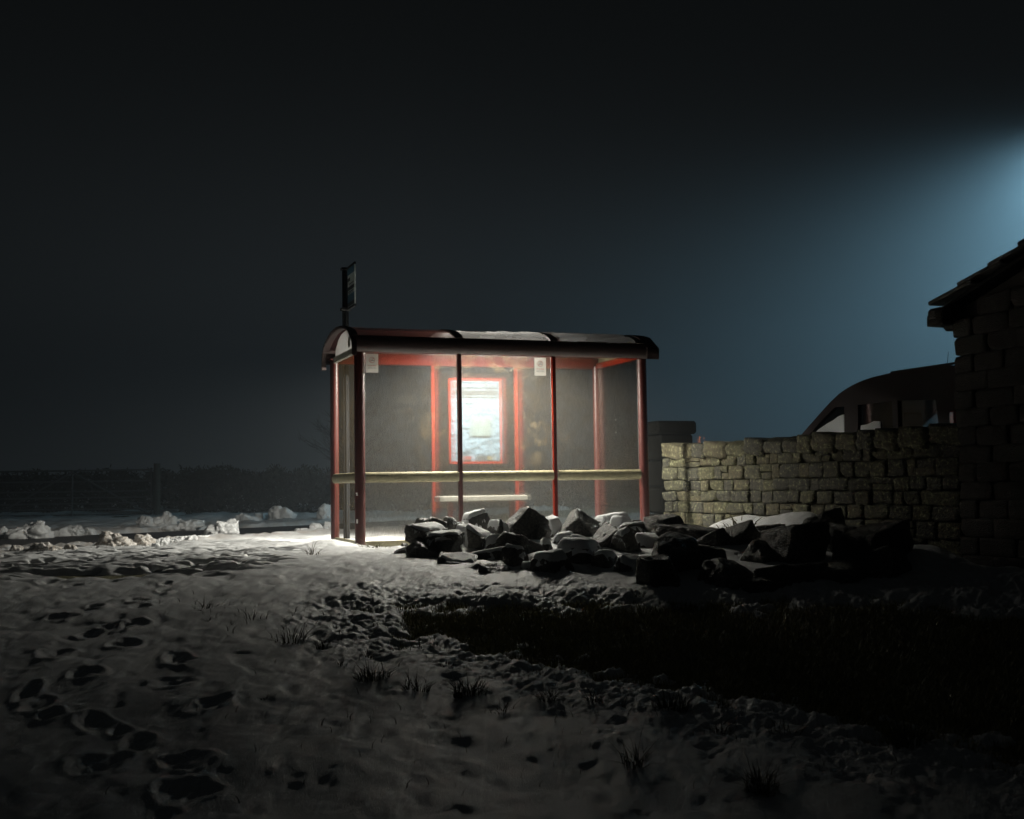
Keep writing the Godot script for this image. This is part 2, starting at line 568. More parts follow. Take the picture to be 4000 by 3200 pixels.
func land(x: float, z: float) -> float:
	var y := 0.0
	var t := clampf(12.3 - z, 0.0, 7.0)
	if t > 0.0:
		y = -0.14 * (t * t / 3.0 if t < 1.5 else t - 0.75)
	for m in MOUNDS:
		var dx: float = (x - m[0]) / m[2]
		var dz: float = (z - m[1]) / m[3]
		var d := dx * dx + dz * dz
		if d < 6.0:
			y += m[4] * exp(-d)
	if z > 24.0:
		y += smoothstep(24.0, 34.0, z) * 0.12
	return y

func road_across(x: float, z: float) -> float:
	return (x + 6.4) * -0.775 + (z - 15.1) * 0.63

# depth of the snow over the land; below zero the ground shows
func snow_depth(x: float, z: float) -> float:
	var t := 0.075
	t += rough_noise.get_noise_2d(x * 12.0, z * 9.0) * 0.035
	var f := fine_noise.get_noise_2d(x * 60.0, z * 45.0)
	t += f * 0.006
	# bare turf in front of the heap
	if z < 10.8 and x > -1.8:
		var top := 9.95 - 0.5 * maxf(0.0, x - 2.9)
		var d := minf(top - z, minf((x + 0.63) * 0.606 + (z - 8.66) * 0.795, (x + 1.1) * 0.9))
		d += rough_noise.get_noise_2d(x * 25.0 + 90.0, z * 25.0) * 0.5 + f * 0.12
		var fine := fine_noise.get_noise_2d(x * 170.0, z * 130.0)
		t += fine * 0.026 * smoothstep(-1.1, 0.0, d)
		t -= 0.125 * smoothstep(-0.45, 0.8, d)
		t += f * 0.004 * smoothstep(-1.2, -0.1, d)
	# thawed streaks on the left
	if x < -1.9 and z > 10.5 and z < 16.0:
		for m in MELT:
			var dx: float = (x - m[0]) / m[2]
			var dz: float = (z - m[1]) / m[3]
			t -= m[4] * exp(-dx * dx - dz * dz)
		var edge := smoothstep(10.6, 11.6, z) * smoothstep(-1.9, -2.9, x)
		t -= 0.11 * edge * smoothstep(0.05, 0.45, rough_noise.get_noise_2d(x * 16.0 + 40.0, z * 60.0))
		t += 0.03 * edge * fine_noise.get_noise_2d(x * 25.0, z * 70.0)
	# dents all over the trodden ground
	if z < 14.5:
		t += minf(0.0, rough_noise.get_noise_2d(x * 34.0 + 11.0, z * 28.0) + 0.05) * 0.024
	# the far side of the road is thinly covered
	if z > 17.0:
		t -= smoothstep(4.6, 6.5, road_across(x, z)) * (0.05 + 0.12 * rough_noise.get_noise_2d(x * 9.0, z * 26.0))
	# the ploughed road
	var q := road_across(x, z)
	if q > -1.5 and q < 6.0:
		var rag := rough_noise.get_noise_2d(x * 20.0, z * 20.0 + 7.0) * 0.35
		t -= 0.3 * smoothstep(-0.2, 0.15, q + rag) * (1.0 - smoothstep(3.9, 4.4, q + rag))
		t += 0.05 * exp(-pow((q + 0.35) / 0.35, 2.0)) * (0.5 + f) + 0.06 * exp(-pow((q - 4.8) / 0.5, 2.0)) * (0.5 + f)
	# under the shelter's roof the snow is thin
	var lx := (x - SHELTER.x) * cos(YAW) + (z + SHELTER.z) * sin(YAW)
	var lz := -(x - SHELTER.x) * sin(YAW) + (z + SHELTER.z) * cos(YAW)
	if lx > -0.1 and lx < WIDTH + 0.1 and lz > -0.15 and lz < DEPTH + 0.2:
		t = minf(t, 0.012) + (0.05 * smoothstep(0.0, 0.4, rough_noise.get_noise_2d(x * 14.0, z * 14.0)) if lz < 0.5 else 0.0)
	return t

# trodden prints: x, z, half width, half length, turn
const PRINTS := [
	[-2.90, 9.23, 0.09, 0.11, 10],
	[-2.31, 8.31, 0.09, 0.16, -25],
	[-3.20, 8.43, 0.10, 0.15, 0],
	[-2.18, 7.74, 0.12, 0.12, -8],
	[-1.84, 7.27, 0.08, 0.16, 35],
	[-2.89, 7.38, 0.08, 0.16, -10],
	[-2.43, 7.03, 0.09, 0.16, -30],
	[-2.07, 6.68, 0.09, 0.13, -20],
	[-2.19, 6.35, 0.13, 0.16, -15],
	[-1.74, 6.36, 0.12, 0.12, -5],
	[-1.62, 5.97, 0.14, 0.13, 0],
	[-2.82, 7.94, 0.10, 0.11, 15],
	[-2.81, 8.71, 0.10, 0.11, -12],
	[-3.14, 8.97, 0.08, 0.11, 10],
	[-3.53, 9.44, 0.11, 0.10, -4],
	[-3.05, 10.60, 0.05, 0.08, 0],
	[-2.98, 10.31, 0.06, 0.06, 0],
	[-2.84, 11.09, 0.11, 0.12, 0],
	[-3.10, 9.97, 0.09, 0.08, -5],
	[-4.17, 10.81, 0.08, 0.13, 0],
	[-3.84, 10.61, 0.09, 0.10, -6],
	[-3.03, 9.16, 0.12, 0.10, 15],
	[-2.73, 7.16, 0.07, 0.09, -20],
	[-2.24, 6.87, 0.06, 0.11, -15],
	[-3.05, 7.61, 0.07, 0.14, 0],
	[-2.99, 9.73, 0.08, 0.08, 0],
	[-3.38, 9.76, 0.07, 0.07, 0]
]

func spaced(parts: Array) -> PackedFloat32Array:
	var out := PackedFloat32Array()
	for p in parts:
		var n := int(round((p[1] - p[0]) / p[2]))
		for i in n:
			out.append(p[0] + (p[1] - p[0]) * i / n)
	out.append(parts[-1][1])
	return out

# a sheet over the grid xs by zs whose height and colour come from a function of (x, z)
func sheet(xs: PackedFloat32Array, zs: PackedFloat32Array, height: PackedFloat32Array, cols: PackedColorArray) -> ArrayMesh:
	var nx := xs.size()
	var nz := zs.size()
	var v := PackedVector3Array()
	var n := PackedVector3Array()
	v.resize(nx * nz)
	n.resize(nx * nz)
	for j in nz:
		for i in nx:
			var k := j * nx + i
			v[k] = Vector3(xs[i], height[k], -zs[j])
			var i0 := maxi(i - 1, 0)
			var i1 := mini(i + 1, nx - 1)
			var j0 := maxi(j - 1, 0)
			var j1 := mini(j + 1, nz - 1)
			var sx := (height[j * nx + i1] - height[j * nx + i0]) / (xs[i1] - xs[i0])
			var sz := (height[j1 * nx + i] - height[j0 * nx + i]) / (zs[j1] - zs[j0])
			n[k] = Vector3(-sx, 1.0, sz).normalized()
	var idx := PackedInt32Array()
	for j in nz - 1:
		for i in nx - 1:
			var a := j * nx + i
			idx.append_array([a, a + nx, a + nx + 1, a, a + nx + 1, a + 1])
	var arr := []
	arr.resize(Mesh.ARRAY_MAX)
	arr[Mesh.ARRAY_VERTEX] = v
	arr[Mesh.ARRAY_NORMAL] = n
	if cols.size():
		arr[Mesh.ARRAY_COLOR] = cols
	arr[Mesh.ARRAY_INDEX] = idx
	var m := ArrayMesh.new()
	m.add_surface_from_arrays(Mesh.PRIMITIVE_TRIANGLES, arr)
	return m

func build_ground() -> void:
	# soil and turf
	var xs := spaced([[-120.0, -20.0, 10.0], [-20.0, -8.0, 1.0], [-8.0, 7.0, 0.12], [7.0, 20.0, 1.0], [20.0, 120.0, 10.0]])
	var zs := spaced([[-60.0, 0.0, 10.0], [0.0, 4.0, 1.0], [4.0, 16.0, 0.12], [16.0, 36.0, 1.0], [36.0, 140.0, 8.0]])
	var h := PackedFloat32Array()
	for z in zs:
		for x in xs:
			h.append(land(x, z) + rough_noise.get_noise_2d(x * 30.0, z * 30.0) * 0.012 - 0.004)
	struct("ground", sheet(xs, zs, h, PackedColorArray()), M.soil, "dark thawed turf and soil under the snow")
	# tarmac
	var d := Vector3(0.63, 0, -0.775)
	var across := Vector3(-0.775, 0, -0.63)
	var st := begin()
	var start := Vector3(-6.4, 0.012, -15.1) - d * 14.0
	for i in 30:
		var a := start + d * (i * 2.0)
		var b := a + d * 2.0
		quad(st, a, b, b + across * 4.15, a + across * 4.15, Vector3.UP)
	struct("road", st.commit(), M.asphalt, "narrow wet tarmac road ploughed clear of snow")
	# near snow with its prints
	xs = spaced([[-6.6, 5.6, 0.021]])
	zs = spaced([[4.4, 14.4, 0.021]])
	var nx := xs.size()
	h = PackedFloat32Array()
	var cols := PackedColorArray()
	for z in zs:
		for x in xs:
			h.append(land(x, z) + snow_depth(x, z))
			var q := road_across(x, z)
			var dirt := 0.0
			if q > -1.6 and x < -2.0:
				dirt = clampf(smoothstep(-1.5, -0.2, q) * (0.35 + rough_noise.get_noise_2d(x * 40.0, z * 40.0)), 0.0, 0.7)
			cols.append(Color(0.8, 0.81, 0.82).lerp(Color(0.5, 0.42, 0.36), dirt))
	for p in PRINTS:
		var c := cos(deg_to_rad(p[4]))
		var s := sin(deg_to_rad(p[4]))
		for j in zs.size():
			var dz: float = zs[j] - p[1]
			if absf(dz) > 0.6:
				continue
			for i in nx:
				var dx: float = xs[i] - p[0]
				if absf(dx) > 0.6:
					continue
				var wob := 1.0 + rough_noise.get_noise_2d(xs[i] * 40.0, zs[j] * 40.0) * 0.35
				var r := sqrt(pow((dx * c - dz * s) / p[2], 2.0) + pow((dx * s + dz * c) / p[3], 2.0)) * wob
				if r < 1.6:
					var k := j * nx + i
					h[k] = maxf(h[k] - (0.026 + 0.03 * fine_noise.get_noise_2d(xs[i] * 90.0, zs[j] * 90.0)) * (1.0 - smoothstep(0.0, 1.25, r)), land(xs[i], zs[j]) + 0.028) + 0.012 * exp(-pow((r - 1.2) / 0.22, 2.0))
	struct("snow_cover", sheet(xs, zs, h, cols), M.snow, "trodden snow lying over the turf around the shelter")
	# snow beyond, as far as the gate and the hedge
	xs = spaced([[-60.0, -15.0, 1.5], [-15.0, 5.0, 0.075], [5.0, 60.0, 1.5]])
	zs = spaced([[14.38, 30.0, 0.085], [30.0, 90.0, 1.5]])
	h = PackedFloat32Array()
	cols = PackedColorArray()
	for z in zs:
		for x in xs:
			h.append(land(x, z) + snow_depth(x, z))
			var q := road_across(x, z)
			var dirt := clampf(smoothstep(-1.5, -0.2, q) * (1.0 - smoothstep(5.0, 6.5, q)) * (0.35 + rough_noise.get_noise_2d(x * 40.0, z * 40.0)), 0.0, 0.6)
			cols.append(Color(0.8, 0.81, 0.82).lerp(Color(0.5, 0.42, 0.36), dirt))
	struct("snow_field", sheet(xs, zs, h, cols), M.snow, "snow beyond the shelter and on both sides of the road")
	for side in [[[-60.0, -6.5, 1.0], [4.4, 14.5, 0.5]], [[5.55, 60.0, 1.0], [4.4, 14.5, 0.5]], [[-60.0, 60.0, 3.0], [-30.0, 4.5, 1.0]]]:
		xs = spaced([side[0]])
		zs = spaced([side[1]])
		h = PackedFloat32Array()
		cols = PackedColorArray()
		for z in zs:
			for x in xs:
				h.append(land(x, z) + 0.07 if road_across(x, z) < 0.0 or road_across(x, z) > 4.2 or z < 0.0 else land(x, z) - 0.05)
				cols.append(Color(0.8, 0.81, 0.82))
		struct("snow_margin", sheet(xs, zs, h, cols), M.snow, "snow lying outside the view")

# ---------------------------------------------------------------- the shelter (local axes: x along the back, z towards the camera; b metres behind the back wall is z = -b)
const ROOF := [[2.56, 0.115], [2.6, 0.06], [2.655, -0.08], [2.70, -0.25], [2.735, -0.45], [2.75, -0.73], [2.735, -1.01], [2.70, -1.21], [2.655, -1.38], [2.6, -1.52], [2.56, -1.575]]

func profile_of(rows: Array, lift := 0.0) -> Array:
	var out := []
	for r in rows:
		out.append(Vector2(r[0] + lift, r[1]))
	return out

func pane(called: String, s: Node3D, m: Material, at: Vector3, size: Vector2, side := false) -> MeshInstance3D:
	var q := QuadMesh.new()
	q.size = size
	var o := obj(called, q, m, s, at)
	if side:
		o.rotation.y = PI / 2
	return o

func words(called: String, text: String, height: float, m: Material, parent: Node3D, at: Vector3, turn := 0.0, bold := false) -> MeshInstance3D:
	var t := TextMesh.new()
	var f := SystemFont.new()
	f.font_names = PackedStringArray(["Droid Sans"])
	if bold:
		f.font_weight = 700
	t.font = f
	t.text = text
	t.font_size = 48
	t.pixel_size = height / 36.0
	t.depth = 0.0008
	t.curve_step = 3.0
	var o := obj(called, t, m, parent, at)
	o.rotation.y = turn
	return o

func build_shelter() -> void:
	var s := thing("bus_shelter", "lit red bus shelter with dirty glass panes and a curved roof behind the stone heap", "bus shelter", SHELTER, YAW)
	tube("post", M.post_red, s, [Vector3(0.0, -0.1, 0.0), Vector3(0.0, 2.42, 0.0)], [0.062], 20)
	tube("post", M.post_red, s, [Vector3(WIDTH, -0.1, 0.0), Vector3(WIDTH, 2.42, 0.0)], [0.062], 20)
	tube("post", M.post_red, s, [Vector3(0.0, -0.1, -DEPTH), Vector3(0.0, 2.42, -DEPTH)], [0.055], 20)
	tube("post", M.post_red, s, [Vector3(WIDTH, -0.1, -DEPTH), Vector3(WIDTH, 2.42, -DEPTH)], [0.05], 20)
	bx("post", M.red, s, Vector3(1.335, 1.17, -DEPTH), Vector3(0.045, 2.5, 0.05))
	bx("post", M.red, s, Vector3(2.53, 1.17, -DEPTH), Vector3(0.048, 2.5, 0.05))
	for k in [1, 2]:
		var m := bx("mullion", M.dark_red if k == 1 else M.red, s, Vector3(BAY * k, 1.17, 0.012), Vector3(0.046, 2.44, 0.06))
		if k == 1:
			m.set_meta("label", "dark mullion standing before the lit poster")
	# headers
	bx("header", M.red, s, Vector3(WIDTH / 2, 2.405, 0.0), Vector3(WIDTH - 0.11, 0.05, 0.06))
	bx("header", M.header_red, s, Vector3(WIDTH / 2, 2.455, -DEPTH), Vector3(WIDTH - 0.09, 0.15, 0.06))
	bx("floor_slab", M.floor_slab, s, Vector3(WIDTH / 2, -0.02, -DEPTH / 2), Vector3(WIDTH - 0.02, 0.12, DEPTH + 0.05), 0.01)
	for x in [0.0, WIDTH]:
		bx("end_header", M.header_end if x == 0.0 else M.red, s, Vector3(x, 2.42, -DEPTH / 2), Vector3(0.05, 0.075, DEPTH - 0.12))
	# rails: half round, on the outside
	var prof := []
	for k in 9:
		var t := -PI / 2 + PI * k / 8.0
		prof.append(Vector2(0.877 + sin(t) * 0.063, 0.012 + cos(t) * 0.042))
	for k in 3:
		var st := begin()
		add_profile(st, prof, BAY * k + (0.06 if k == 0 else 0.026), BAY * (k + 1) - (0.06 if k == 2 else 0.026), 0.006, Vector2(0.877, 0.0))
		obj("rail", st.commit(), M.beige, s)
	for x in [0.0, WIDTH]:
		var st := begin()
		add_profile(st, prof, -DEPTH / 2 + 0.065, DEPTH / 2 - 0.065, 0.006, Vector2(0.877, 0.0))
		var o := obj("rail", st.commit(), M.beige, s, Vector3(x, 0, -DEPTH / 2))
		o.rotation.y = -PI / 2 if x == 0.0 else PI / 2
	# base panels
	for k in 3:
		bx("base_panel", M.beige, s, Vector3(BAY * (k + 0.5), 0.06, 0.0), Vector3(BAY - 0.1, 0.12, 0.03))
	for x in [0.0, WIDTH]:
		bx("base_panel", M.beige, s, Vector3(x, 0.06, -DEPTH / 2), Vector3(0.03, 0.12, DEPTH - 0.12))
	# panes; the scratched strokes are what people have cut into the dirt
	var stroke_a := [[[0.33, 0.42], [0.35, 0.37], [0.37, 0.41], [0.39, 0.37], [0.41, 0.42]], [[0.43, 0.38], [0.46, 0.37], [0.47, 0.41], [0.43, 0.42], [0.43, 0.38]], [[0.5, 0.37], [0.5, 0.42], [0.55, 0.42]], [[0.5, 0.395], [0.54, 0.395]], [[0.5, 0.37], [0.55, 0.37]],
		[[0.3, 0.5], [0.41, 0.48], [0.37, 0.56], [0.33, 0.62]], [[0.47, 0.53], [0.47, 0.58]], [[0.52, 0.53], [0.52, 0.58]], [[0.47, 0.555], [0.52, 0.555]], [[0.57, 0.53], [0.61, 0.53], [0.62, 0.57], [0.58, 0.58], [0.57, 0.53]], [[0.7, 0.52], [0.66, 0.53], [0.7, 0.56], [0.66, 0.575]], [[0.74, 0.52], [0.74, 0.57], [0.79, 0.57]], [[0.74, 0.52], [0.79, 0.52]], [[0.74, 0.545], [0.78, 0.545]],
		[[0.4, 0.13], [0.66, 0.15], [0.78, 0.19]], [[0.55, 0.21], [0.72, 0.2]], [[0.6, 0.36], [0.74, 0.45], [0.8, 0.48]], [[0.63, 0.33], [0.78, 0.46]]]
	var stroke_b := [[[0.1, 0.09], [0.04, 0.18]], [[0.16, 0.08], [0.05, 0.19]], [[0.45, 0.1], [0.52, 0.15], [0.6, 0.09]], [[0.52, 0.15], [0.515, 0.19]], [[0.66, 0.2], [0.84, 0.13], [0.9, 0.12]], [[0.68, 0.25], [0.86, 0.18]], [[0.64, 0.47], [0.7, 0.5], [0.68, 0.53], [0.74, 0.55]], [[0.76, 0.12], [0.78, 0.2], [0.86, 0.16]], [[0.6, 0.33], [0.7, 0.31], [0.72, 0.36], [0.63, 0.38]]]
	var stroke_c := [[[0.3, 0.3], [0.36, 0.33]], [[0.25, 0.37], [0.3, 0.36], [0.38, 0.38]], [[0.62, 0.6], [0.66, 0.72]]]
	var F := [film(1, 400, 480, stroke_a, [[0.72, 0.72, 0.2, 0.28, 0.16], [0.9, 0.06, 0.5, 0.1, 0.25]]), film(2, 400, 480, stroke_b, [[0.78, 0.72, 0.2, 0.26, 0.22], [0.4, 0.05, 0.7, 0.1, 0.3]]), film(3, 400, 480, stroke_c, [[0.1, 0.7, 0.06, 0.06, 0.3], [0.75, 0.95, 0.3, 0.08, 0.12]])]
	var L := [film(4, 256, 192, [], [[0.5, 0.95, 0.7, 0.25, 0.2]]), film(5, 256, 192, [[[0.42, 0.26], [0.45, 0.2], [0.47, 0.27], [0.52, 0.22], [0.55, 0.28]]], [[0.5, 0.9, 0.7, 0.3, 0.2]]), film(6, 256, 192, [], [[0.4, 0.95, 0.7, 0.25, 0.2]])]
	var E := film(7, 192, 320, [], [], 0.5, 0.55)
	for k in 3:
		var w := BAY - 0.046 - (0.04 if k != 1 else 0.0)
		var x := BAY * (k + 0.5) + (0.02 if k == 0 else (-0.02 if k == 2 else 0.0))
		pane("pane", s, F[k], Vector3(x, 1.655, 0.0), Vector2(w, 1.44))
		pane("pane", s, L[k], Vector3(x, 0.485, 0.0), Vector2(w, 0.73))
		# bright cut edges of the glass
		for sx in [-0.5, 0.5]:
			bx("glazing_bead", M.steel, s, Vector3(x + sx * (w - 0.006), 1.66, -0.004), Vector3(0.005, 1.43, 0.006), 0.001)
	var drops := droplets()
	for k in 3:
		pane("condensation", s, drops, Vector3(BAY * (k + 0.5), 1.66, -0.006), Vector2(BAY - 0.05, 1.43))
		pane("condensation", s, drops, Vector3(BAY * (k + 0.5), 0.485, -0.006), Vector2(BAY - 0.05, 0.73))
	for x in [0.0, WIDTH]:
		pane("pane", s, E, Vector3(x, 1.66, -DEPTH / 2), Vector2(DEPTH - 0.12, 1.43), true)
		pane("pane", s, E, Vector3(x, 0.485, -DEPTH / 2), Vector2(DEPTH - 0.12, 0.73), true)
	pane("pane", s, E, Vector3(1.93, 1.3, -DEPTH - 0.005), Vector2(1.14, 2.0))
	# roof: fascias, translucent sheets, ribs, hoods and gables
	var centre := Vector2(2.3, -0.73)
	for sgn in [1.0, -1.0]:
		var rows := [Vector2(2.375, 0.075), Vector2(2.385, 0.125), Vector2(2.44, 0.145), Vector2(2.51, 0.14), Vector2(2.57, 0.105)]
		if sgn < 0.0:
			for i in rows.size():
				rows[i].y = -1.46 - rows[i].y
		var st := begin()
		add_profile(st, rows, -0.09, WIDTH + 0.13, 0.012, centre)
		obj("fascia", st.commit(), M.fascia, s)
		bx("soffit", M.dark_red, s, Vector3(WIDTH / 2, 2.44, 0.06 if sgn > 0.0 else -1.52), Vector3(WIDTH + 0.1, 0.02, 0.12))
	var cuts := [-0.08, 1.225, 2.475, WIDTH - 0.08]
	for k in 3:
		var st := begin()
		add_profile(st, profile_of(ROOF), cuts[k] + 0.02, cuts[k + 1] - 0.02, 0.008, centre)
		obj("roof_sheet", st.commit(), M.roof_sheet, s)
	for k in 4:
		var st := begin()
		var w: float = [0.04, 0.05, 0.05, 0.05][k]
		add_profile(st, profile_of(ROOF, 0.012), cuts[k] - w, cuts[k] + w, 0.03, centre)
		obj("roof_rib", st.commit(), M.fascia, s)
	for e in [[-0.13, -0.07], [WIDTH + 0.0, WIDTH + 0.17]]:
		var st := begin()
		var rows := [Vector2(2.32, 0.19), Vector2(2.38, 0.2)]
		rows.append_array(profile_of(ROOF, 0.016))
		rows[2] = Vector2(2.5, 0.175)
		rows.remove_at(3)
		rows[-1] = Vector2(2.5, -1.635)
		rows.append(Vector2(2.36, -1.66))
		rows.append(Vector2(2.31, -1.65))
		if e[0] > 0.0:
			rows[0] = Vector2(2.36, 0.16)
			rows[1] = Vector2(2.42, 0.17)
			rows[-1] = Vector2(2.36, -1.62)
			rows[-2] = Vector2(2.42, -1.63)
		add_profile(st, rows, e[0], e[1], 0.02, centre)
		obj("roof_hood", st.commit(), M.fascia, s)
	var arch := PackedVector2Array([Vector2(-0.1, 2.46), Vector2(-0.13, 2.55), Vector2(-0.3, 2.66), Vector2(-0.5, 2.71), Vector2(-0.73, 2.725), Vector2(-0.96, 2.71), Vector2(-1.16, 2.66), Vector2(-1.34, 2.55), Vector2(-1.36, 2.46)])
	for x in [0.0, WIDTH]:
		var g := obj("gable", slab_mesh(arch, 0.012), M.gable, s, Vector3(x, 0, 0))
		g.rotation.y = -PI / 2
		g.scale = Vector3(1, 1, 1)
		var disc := begin()
		add_tube(disc, [Vector3(x - 0.009, 2.56, -0.52), Vector3(x + 0.009, 2.56, -0.52)], [0.07], 20)
		obj("gable_boss", disc.commit(), M.gable_mark, s)
	# snow left on the roof
	var xs := spaced([[cuts[1] + 0.06, cuts[3] - 0.05, 0.02]])
	var rows2 := profile_of(ROOF)
	for bay in [1, 2]:
		var st := begin()
		var x0: float = cuts[bay] + 0.055
		var nx := int((cuts[bay + 1] - 0.055 - x0) / 0.02)
		var grid := []
		for i in nx + 1:
			var line := []
			for j in 25:
				var f := j / 24.0 * 7.0
				var a: Vector2 = rows2[int(f)]
				var b: Vector2 = rows2[int(f) + 1]
				var p := a.lerp(b, f - int(f))
				var x := x0 + i * 0.02
				var t := 0.012 + rough_noise.get_noise_2d(x * 18.0, p.y * 30.0) * 0.035 + fine_noise.get_noise_2d(x * 90.0, p.y * 90.0) * 0.01
				t += 0.012 if bay == 2 else (-0.02 + 0.018 * smoothstep(1.5, 2.3, x))
				t -= 0.02 * smoothstep(-0.5, -0.75, p.y) + 0.03 * smoothstep(0.06, 0.13, p.y)
				line.append(Vector3(x, p.x + clampf(t, -0.006, 0.02), p.y))
			grid.append(line)
		st.set_smooth_group(0)
		for i in nx:
			for j in 24:
				for q in [grid[i][j], grid[i + 1][j + 1], grid[i + 1][j], grid[i][j], grid[i][j + 1], grid[i + 1][j + 1]]:
					st.add_vertex(q)
		st.generate_normals()
		obj("roof_snow", st.commit(), M.roof_snow, s)
	# the lamp under the roof
	bx("lamp_housing", M.white, s, Vector3(1.75, 2.585, -0.52), Vector3(1.6, 0.04, 0.06))
	bx("added_light_baffle", M.white, s, Vector3(1.75, 2.491, -0.472), Vector3(1.6, 0.028, 0.004), 0.001)  # added strip that cuts low-angle lamplight onto the near snow
	for k in 3:
		var x := 1.25 + 0.5 * k
		var t := tube("lamp_tube", M.tube_glow, s, [Vector3(x - 0.22, 2.535, -0.52), Vector3(x + 0.22, 2.535, -0.52)], [0.019], 10)
		t.set_meta("label", "glowing lamp tube under the roof")
		var l := OmniLight3D.new()
		l.name = "lamp_tube_light"
		l.light_color = Color(1.0, 0.985, 0.93)
		l.light_energy = LAMP
		l.light_size = 0.02
		l.omni_range = 60.0
		l.omni_attenuation = 2.0
		l.shadow_enabled = true
		s.add_child(l, true)
		l.position = Vector3(x, 2.535, -0.52)
	var area := AreaLight3D.new()
	area.name = "lamp_light"
	area.area_size = Vector2(1.5, 0.07)
	area.light_color = Color(1.0, 0.985, 0.93)
	area.light_energy = LAMP_DOWN
	area.area_range = 60.0
	area.area_attenuation = 2.0
	area.shadow_enabled = true
	s.add_child(area)
	area.position = Vector3(1.75, 2.51, -0.52)
	area.rotation.x = -PI / 2
	# timetable case on the road side
	var c := Vector3(1.925, 1.635, -DEPTH + 0.035)
	var pc := bx("timetable_case", M.red, s, c - Vector3(0, 0, 0.02), Vector3(0.76, 1.16, 0.02))
	for e in [[0.0, 0.565, 0.76, 0.03], [0.0, -0.565, 0.76, 0.03]]:
		bx("frame", M.red, pc, Vector3(e[0], e[1], 0.025), Vector3(e[2], e[3], 0.03))
	for sx in [-1, 1]:
		bx("frame", M.red, pc, Vector3(sx * 0.365, 0, 0.025), Vector3(0.03, 1.1, 0.03))
	# the crumpled sheet inside
	var st := begin()
	var pts := []
	for i in 29:
		var line := []
		for j in 45:
			var x := (i / 28.0 - 0.5) * 0.69
			var y := (j / 44.0 - 0.5) * 1.09
			var low := smoothstep(0.15, -0.45, y)
			var z := (absf(rough_noise.get_noise_2d(x * 45.0 + 300.0, y * 45.0)) - 0.2) * 0.035 * (0.15 + low) + rough_noise.get_noise_2d(x * 20.0, y * 20.0 + 70.0) * 0.008
			line.append(Vector3(x, y, 0.022 + clampf(z, -0.008, 0.018)))
		pts.append(line)
	st.set_smooth_group(0)
	for i in 28:
		for j in 44:
			for q in [pts[i][j], pts[i + 1][j + 1], pts[i + 1][j], pts[i][j], pts[i][j + 1], pts[i + 1][j + 1]]:
				st.add_vertex(q)
	st.generate_normals()
	obj("poster_sheet", st.commit(), M.paper, pc)
	# what is printed on it, just in front of the sheet
	bx("printed_band", M.blue_print, pc, Vector3(0.035, 0.49, 0.042), Vector3(0.58, 0.075, 0.001), 0.0003)
	bx("printed_band", M.pale_print, pc, Vector3(0.0, 0.425, 0.042), Vector3(0.65, 0.03, 0.001), 0.0003)
	bx("printed_band", M.dark_print, pc, Vector3(0.0, 0.385, 0.042), Vector3(0.65, 0.038, 0.001), 0.0003)
	bx("printed_band", M.pale_print, pc, Vector3(0.0, 0.34, 0.042), Vector3(0.65, 0.02, 0.001), 0.0003)
	bx("printed_line", M.pale_print, pc, Vector3(0.0, 0.31, 0.042), Vector3(0.65, 0.006, 0.001), 0.0003)
	bx("printed_line", M.pale_print, pc, Vector3(-0.1, 0.25, 0.042), Vector3(0.42, 0.008, 0.001), 0.0003)
	bx("printed_map", M.map_print, pc, Vector3(0.06, -0.07, 0.042), Vector3(0.3, 0.26, 0.001), 0.0003)
	bx("printed_box", M.red_print, pc, Vector3(-0.13, -0.5, 0.042), Vector3(0.12, 0.05, 0.001), 0.0003)
	bx("printed_box", M.dark_print, pc, Vector3(0.06, -0.5, 0.042), Vector3(0.14, 0.05, 0.001), 0.0003)
	bx("printed_box", M.yellow_print, pc, Vector3(0.19, -0.5, 0.042), Vector3(0.06, 0.05, 0.001), 0.0003)
	var ring := begin()
	add_tube(ring, [Vector3(-0.3, 0.49, 0.0415), Vector3(-0.3, 0.49, 0.0427)], [0.036], 24)
	obj("printed_roundel", ring.commit(), M.red_print, pc)
	words("header_lettering", "Buses from here", 0.055, M.white_print, pc, Vector3(0.03, 0.488, 0.0437), 0.0, true)
	words("roundel_letter", "B", 0.04, M.white_print, pc, Vector3(-0.3, 0.49, 0.0437), 0.0, true)
	pane("added_dim_pane", pc, M.added_dim_pane, Vector3(0, 0, 0.05), Vector2(0.7, 1.1))  # added see-through pane, there to dim the lamplit poster
	# bench
	var bench := bx("bench_seat", M.seat, s, Vector3(1.93, 0.59, -DEPTH + 0.24), Vector3(1.24, 0.075, 0.26), 0.012)
	for sx in [-0.44, 0.43]:
		bx("bench_leg", M.red, s, Vector3(1.93 + sx, 0.27, -DEPTH + 0.24), Vector3(0.06, 0.56, 0.06))
		tube("bench_bolt", M.steel, s, [Vector3(1.93 + sx * 0.6, 0.59, -DEPTH + 0.365), Vector3(1.93 + sx * 0.6, 0.59, -DEPTH + 0.374)], [0.008], 8)
	# no smoking notices on the glass, reading from inside or out
	for k in 2:
		var at: Vector3 = [Vector3(0.155, 2.245, 0.006), Vector3(2.325, 2.247, 0.006)][k]
		var n := bx("notice", M.notice, s, at, Vector3(0.155, 0.225, 0.001), 0.0003)
		var sign_ring := begin()
		var loop := []
		for q in 25:
			var a := TAU * q / 24.0
			loop.append(Vector3(cos(a) * 0.034, 0.04 + sin(a) * 0.034, 0.0015))
		add_tube(sign_ring, loop, [0.0028], 5)
		add_tube(sign_ring, [Vector3(-0.024, 0.016, 0.0015), Vector3(0.024, 0.064, 0.0015)], [0.0025], 5)
		obj("prohibition_ring", sign_ring.commit(), M.notice_red, n)
		var cig := begin()
		add_box(cig, Vector3(0.004, 0.034, 0.0012), Vector3(0.04, 0.006, 0.001), 0.0003)
